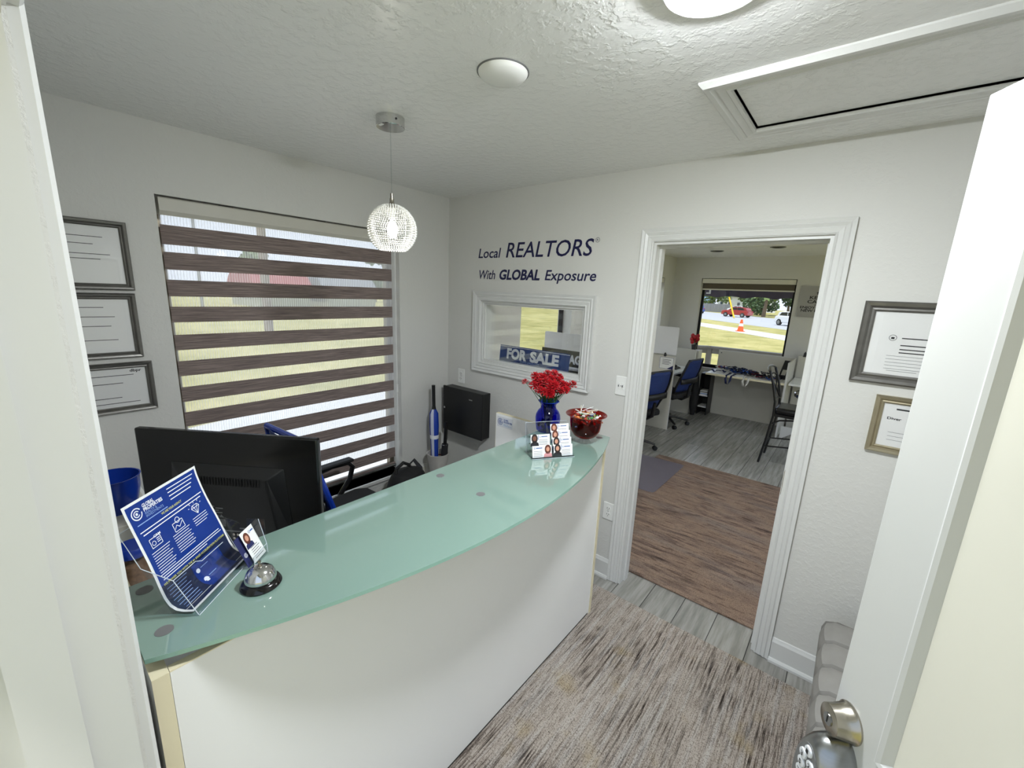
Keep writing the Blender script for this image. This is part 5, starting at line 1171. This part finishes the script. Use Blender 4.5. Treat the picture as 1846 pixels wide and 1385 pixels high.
# awning
aw = thing('window_awning', 'dark purple scalloped fabric awning outside the far window', 'awning', (1.0, 6.0, 2.2))
part(aw, 'canopy', 'awning_purple', lambda b: b.grid(lambda u, v: (-1.2+4.6*u, 5.26+.95*v, 2.75-.72*v), 8, 4), solid=.01)
def val(b):
    n = 92
    for i in range(n):
        x0, x1 = -1.2+4.6*i/n, -1.2+4.6*(i+1)/n; g = lambda x: 1.83+.035*abs(math.cos((x+1.2)*math.pi/.46))
        b.add([(x0, 6.21, 2.03), (x1, 6.21, 2.03), (x1, 6.21, g(x1)), (x0, 6.21, g(x0))], [(0, 1, 2, 3)])
part(aw, 'valance', 'awning_purple', val, solid=.008)
part(aw, 'letter', 'sign_white', lambda b: text_into(b, 'L', .30, .22, 1.9, .09, lambda a, z: (a, 6.198, z), .05), fix=False)
def car(label, loc, rotz, m, kind=0):
    c = thing('car', label, 'car', loc, None, rotz, local=True)
    body = [(-2.05, .32), (-2.05, .75), (-1.9, .95), (-1.05, 1.02), (-.95, 1.02), (1.55, 1.05), (1.95, .98), (2.05, .7), (2.05, .32)]
    roof = [(-1.1, 1.0), (-.35, 1.5), (.9, 1.52), (1.6, 1.42), (1.85, 1.03)]
    part(c, 'body', m, lambda b: b.prism(body, -.86, .86, lambda x, z, y: (x, y, z)), bevel=.08, seg=3, smooth=True)
    part(c, 'cabin', m, lambda b: b.prism(roof, -.74, .74, lambda x, z, y: (x, y, z)), bevel=.06, seg=2, smooth=True)
    for s in (-1, 1):
        part(c, 'side_window', 'car_glass', lambda b: b.prism([(-.85, 1.07), (-.3, 1.42), (.3, 1.44), (.3, 1.07)], s*.735, s*.75, lambda x, z, y: (x, y, z)))
        part(c, 'side_window', 'car_glass', lambda b: b.prism([(.38, 1.07), (.38, 1.44), (1.2, 1.4), (1.5, 1.07)], s*.735, s*.75, lambda x, z, y: (x, y, z)))
        for x in (-1.3, 1.3):
            w = part(c, 'wheel', 'tyre', lambda b: b.lathe([(.001, -.1), (.3, -.1), (.34, -.08), (.34, .08), (.3, .1), (.001, .1)], 24, M=Matrix.Rotation(math.pi/2, 3, 'X'), c=(x, s*.8, .34)), smooth=True)
            part(w, 'hub_cap', 'steel', lambda b: b.lathe([(.2, 0), (.2, .012), (.001, .02)], 16, M=Matrix.Rotation(-s*math.pi/2, 3, 'X'), c=(x, s*.9, .34)))
        part(c, 'headlight', 'sign_white', lambda b: b.box(-2.06, -1.98, s*.6-.15, s*.6+.15, .7, .85)); part(c, 'tail_light', 'roof_red', lambda b: b.box(1.98, 2.06, s*.65-.12, s*.65+.12, .75, .95))
    part(c, 'windscreen', 'car_glass', lambda b: b.add([(-1.0, -.66, 1.06), (-1.0, .66, 1.06), (-.4, .6, 1.46), (-.4, -.6, 1.46)], [(0, 1, 2, 3)]), solid=.02)
    return c
def far_pt(x, y):   # ground points measured for z=-0.4, brought to the real ground level
    k = (1.7784-GND)/(1.7784+.4); return (2.5145+(x-2.5145)*k, -2.2667+(y+2.2667)*k, GND+.02)
ra_ = math.atan2(sdir.y, sdir.x)
car('red hatchback parked across the street, seen through the far window', far_pt(-11, 64), ra_+.55, 'car_red')
car('white car at the right edge of the far window view', far_pt(-2.3, 47), ra_+math.pi+.1, 'car_white')
car('blue car at the left edge of the far window view', far_pt(-19, 72), ra_, 'car_blue')
car('white car parked behind the red hatchback', far_pt(-14.5, 82), ra_+.3, 'car_white')
cn_ = thing('traffic_cone', 'orange traffic cone at the edge of the sidewalk', 'cone', far_pt(-4.17, 32.5))
p = cn_.location
part(cn_, 'base', 'cone_orange', lambda b: b.box(p.x-.3, p.x+.3, p.y-.3, p.y+.3, p.z-.02, p.z+.05)); part(cn_, 'shaft', 'cone_orange', lambda b: b.lathe([(.24, .05), (.07, .95), (.001, .96)], 20, c=p), smooth=True); part(cn_, 'collar', 'sign_white', lambda b: b.lathe([(.175, .42), (.12, .68)], 20, c=p, cap=False), smooth=True)
gg = thing('guy_wire_guard', 'slanting yellow guy wire guard beside the road', 'guard', far_pt(-10.2, 58.9)); p = gg.location
part(gg, 'sleeve', 'guard_yellow', lambda b: b.tube([tuple(p), (p.x-1.1, p.y+.2, p.z+2.9)], .11, 8)); part(gg, 'anchor', 'steel', lambda b: b.lathe([(.12, -.05), (.12, .05)], 10, c=p))
rt = random.Random(5)
def tree(label, name, x, y, h, r, leaf, trunk_h, clumps=9, palm=False, leaves=1500):
    t = thing(name, label, 'tree', (x, y, GND))
    part(t, 'trunk', 'trunk', lambda b: b.tube([(x, y, GND-.05), (x+.1, y, GND+trunk_h*.5), (x, y, GND+trunk_h+.3)], [.32, .24, .18], 8), smooth=True)
    b = MB()
    if palm:
        for k in range(26):
            a = k*2.399; el = .9-1.5*(k/26); L = r*rt.uniform(.85, 1.1); pv = None
            for i in range(8):
                s = i/7*L; px, py, pz = x+s*math.cos(a)*math.cos(el*.6), y+s*math.sin(a)*math.cos(el*.6), GND+trunk_h+s*math.sin(el)*.7-.22*s*s/L*1.6
                if pv is not None:
                    for sd_ in (-1, 1):
                        ox, oy = -math.sin(a)*sd_*.4, math.cos(a)*sd_*.4
                        b.add([pv, (px, py, pz), (px+ox, py+oy, pz-.35), (pv[0]+ox, pv[1]+oy, pv[2]-.35)], [(0, 1, 2, 3)])
                pv = (px, py, pz)
    else:
        cl = [(rt.gauss(0, .38)*r, rt.gauss(0, .38)*r, rt.uniform(.0, 1.0)*(h-trunk_h)) for _ in range(clumps)]
        for k in range(leaves):
            c = cl[k % clumps]; v = Vector((rt.gauss(0, 1), rt.gauss(0, 1), rt.gauss(0, 1))).normalized()*r*.42*rt.random()**.3
            q = Vector((x+c[0], y+c[1], GND+trunk_h+c[2]*.8))+v; e1 = Vector((rt.gauss(0, 1), rt.gauss(0, 1), rt.gauss(0, 1))).normalized()*.16*r**.5; e2 = e1.orthogonal().normalized()*.12*r**.5
            b.add([q-e1, q+e2, q+e1, q-e2], [(0, 1, 2, 3)])
    tag(b.build('fronds' if palm else 'foliage', leaf, t, fix=False), kind='stuff'); return t
# seen through the far window
for k, (x, y, h, r, lf_, lab_) in enumerate(((-10.6, 80, 6.5, 3.2, 'leaf_dark', 'dark leafy tree right of centre in the far window view'), (-7.3, 84, 8, 3.6, 'leaf_dark', 'dark tree at the right edge of the far window view'), (-14.2, 92, 8, 4, 'leaf_mid', 'pale green tree behind the red hatchback'), (-22, 93, 8, 3.4, 'leaf_mid', 'pale green tree behind the grey fence'), (-27.5, 90, 8, 3.2, 'leaf_mid', 'pale green tree at the left edge of the far window view'))):
    q = far_pt(x, y); tree(lab_, 'street_tree', q[0], q[1], h, r, lf_, h*.22)
q = far_pt(-8.95, 72); tree('palm tree among the dark trees across the street', 'palm_tree', q[0], q[1], 6, 2.6, 'leaf_mid', 4.6, palm=True)
def house(label, x, y, w, d, h, wm, rm, rot=0, group=None):
    o = thing('house', label, 'house', (x, y, GND), group, rot, local=True)
    part(o, 'walls', wm, lambda b: b.box(-w/2, w/2, -d/2, d/2, 0, h)); part(o, 'roof', rm, lambda b: b.prism([(-w/2-.4, h), (w/2+.4, h), (w/2-1.2, h+1.5), (-w/2+1.2, h+1.5)], -d/2-.4, d/2+.4, lambda x, z, y: (x, y, z)))
    for k in range(3):
        xx = -w/2+w*(k+.5)/3
        for s in (-1, 1):
            f = part(o, 'window', 'house_white', lambda b: b.box(xx-.65, xx+.65, s*d/2-.05, s*d/2+.05, 1.0, 2.2)); part(f, 'pane', 'car_glass', lambda b: b.box(xx-.55, xx+.55, s*d/2-.06, s*d/2+.06, 1.1, 2.1))
    return o
q = far_pt(-18.5, 108); house('white house behind the red hatchback', q[0], q[1], 12, 8, 3.4, 'house_white', 'roof_grey', ra_)
q = far_pt(-34, 116); house('pale blue building at the left edge of the far window view', q[0], q[1], 14, 9, 5.5, 'house_blue', 'roof_grey', ra_)
fe = thing('street_fence', 'grey board fence across the street behind the cars', 'fence', far_pt(-22, 86)); p = fe.location
for k in range(16): part(fe, 'board', 'roof_grey', lambda b: b.box(p.x-6+k*.75, p.x-6+k*.75+.7, p.y+k*-.1, p.y+k*-.1+.06, GND, GND+1.7))
# seen through the reception window
house('house with a red roof beyond the lawn outside the reception window', -44, 15.6, 7, 4.6, 1.7, 'house_tan', 'roof_red', 0)
house('house with a grey roof beyond the lawn, right of the red-roofed house', -44, 22.6, 7, 5.6, 1.5, 'house_tan', 'roof_grey', 0)
for k, (x, y, h, r, lab_) in enumerate(((-55, 18.2, 6.4, 1.9, 'tall tree behind the red-roofed house'), (-55, 34.6, 7.6, 2.4, 'tree behind the grey-roofed house'), (-70, 7, 3.2, 2.6, 'low tree far left beyond the lawn'), (-60, 26, 3.6, 2.6, 'low tree between the two lawn houses'))):
    tree(lab_, 'lawn_tree', x, y, h, r, 'leaf_mid', h*.25)
up = thing('utility_pole', 'grey wooden utility pole standing on the lawn', 'pole', (-16, 4.7, GND))
part(up, 'shaft', 'trunk', lambda b: b.tube([(-16, 4.7, GND-.2), (-16, 4.7, GND+9.5)], [.17, .13], 10)); part(up, 'crossarm', 'trunk', lambda b: b.box(-16.06, -15.94, 3.65, 5.75, GND+8.8, GND+8.95))
up = thing('lamp_post', 'thin grey lamp post left of the utility pole on the lawn', 'pole', (-30, 6.14, GND))
part(up, 'shaft', 'steel', lambda b: b.tube([(-30, 6.14, GND-.2), (-30, 6.14, GND+8)], .09, 8)); part(up, 'lamp_arm', 'steel', lambda b: b.tube([(-30, 6.14, GND+8), (-30, 7.1, GND+8.3)], .05, 6))
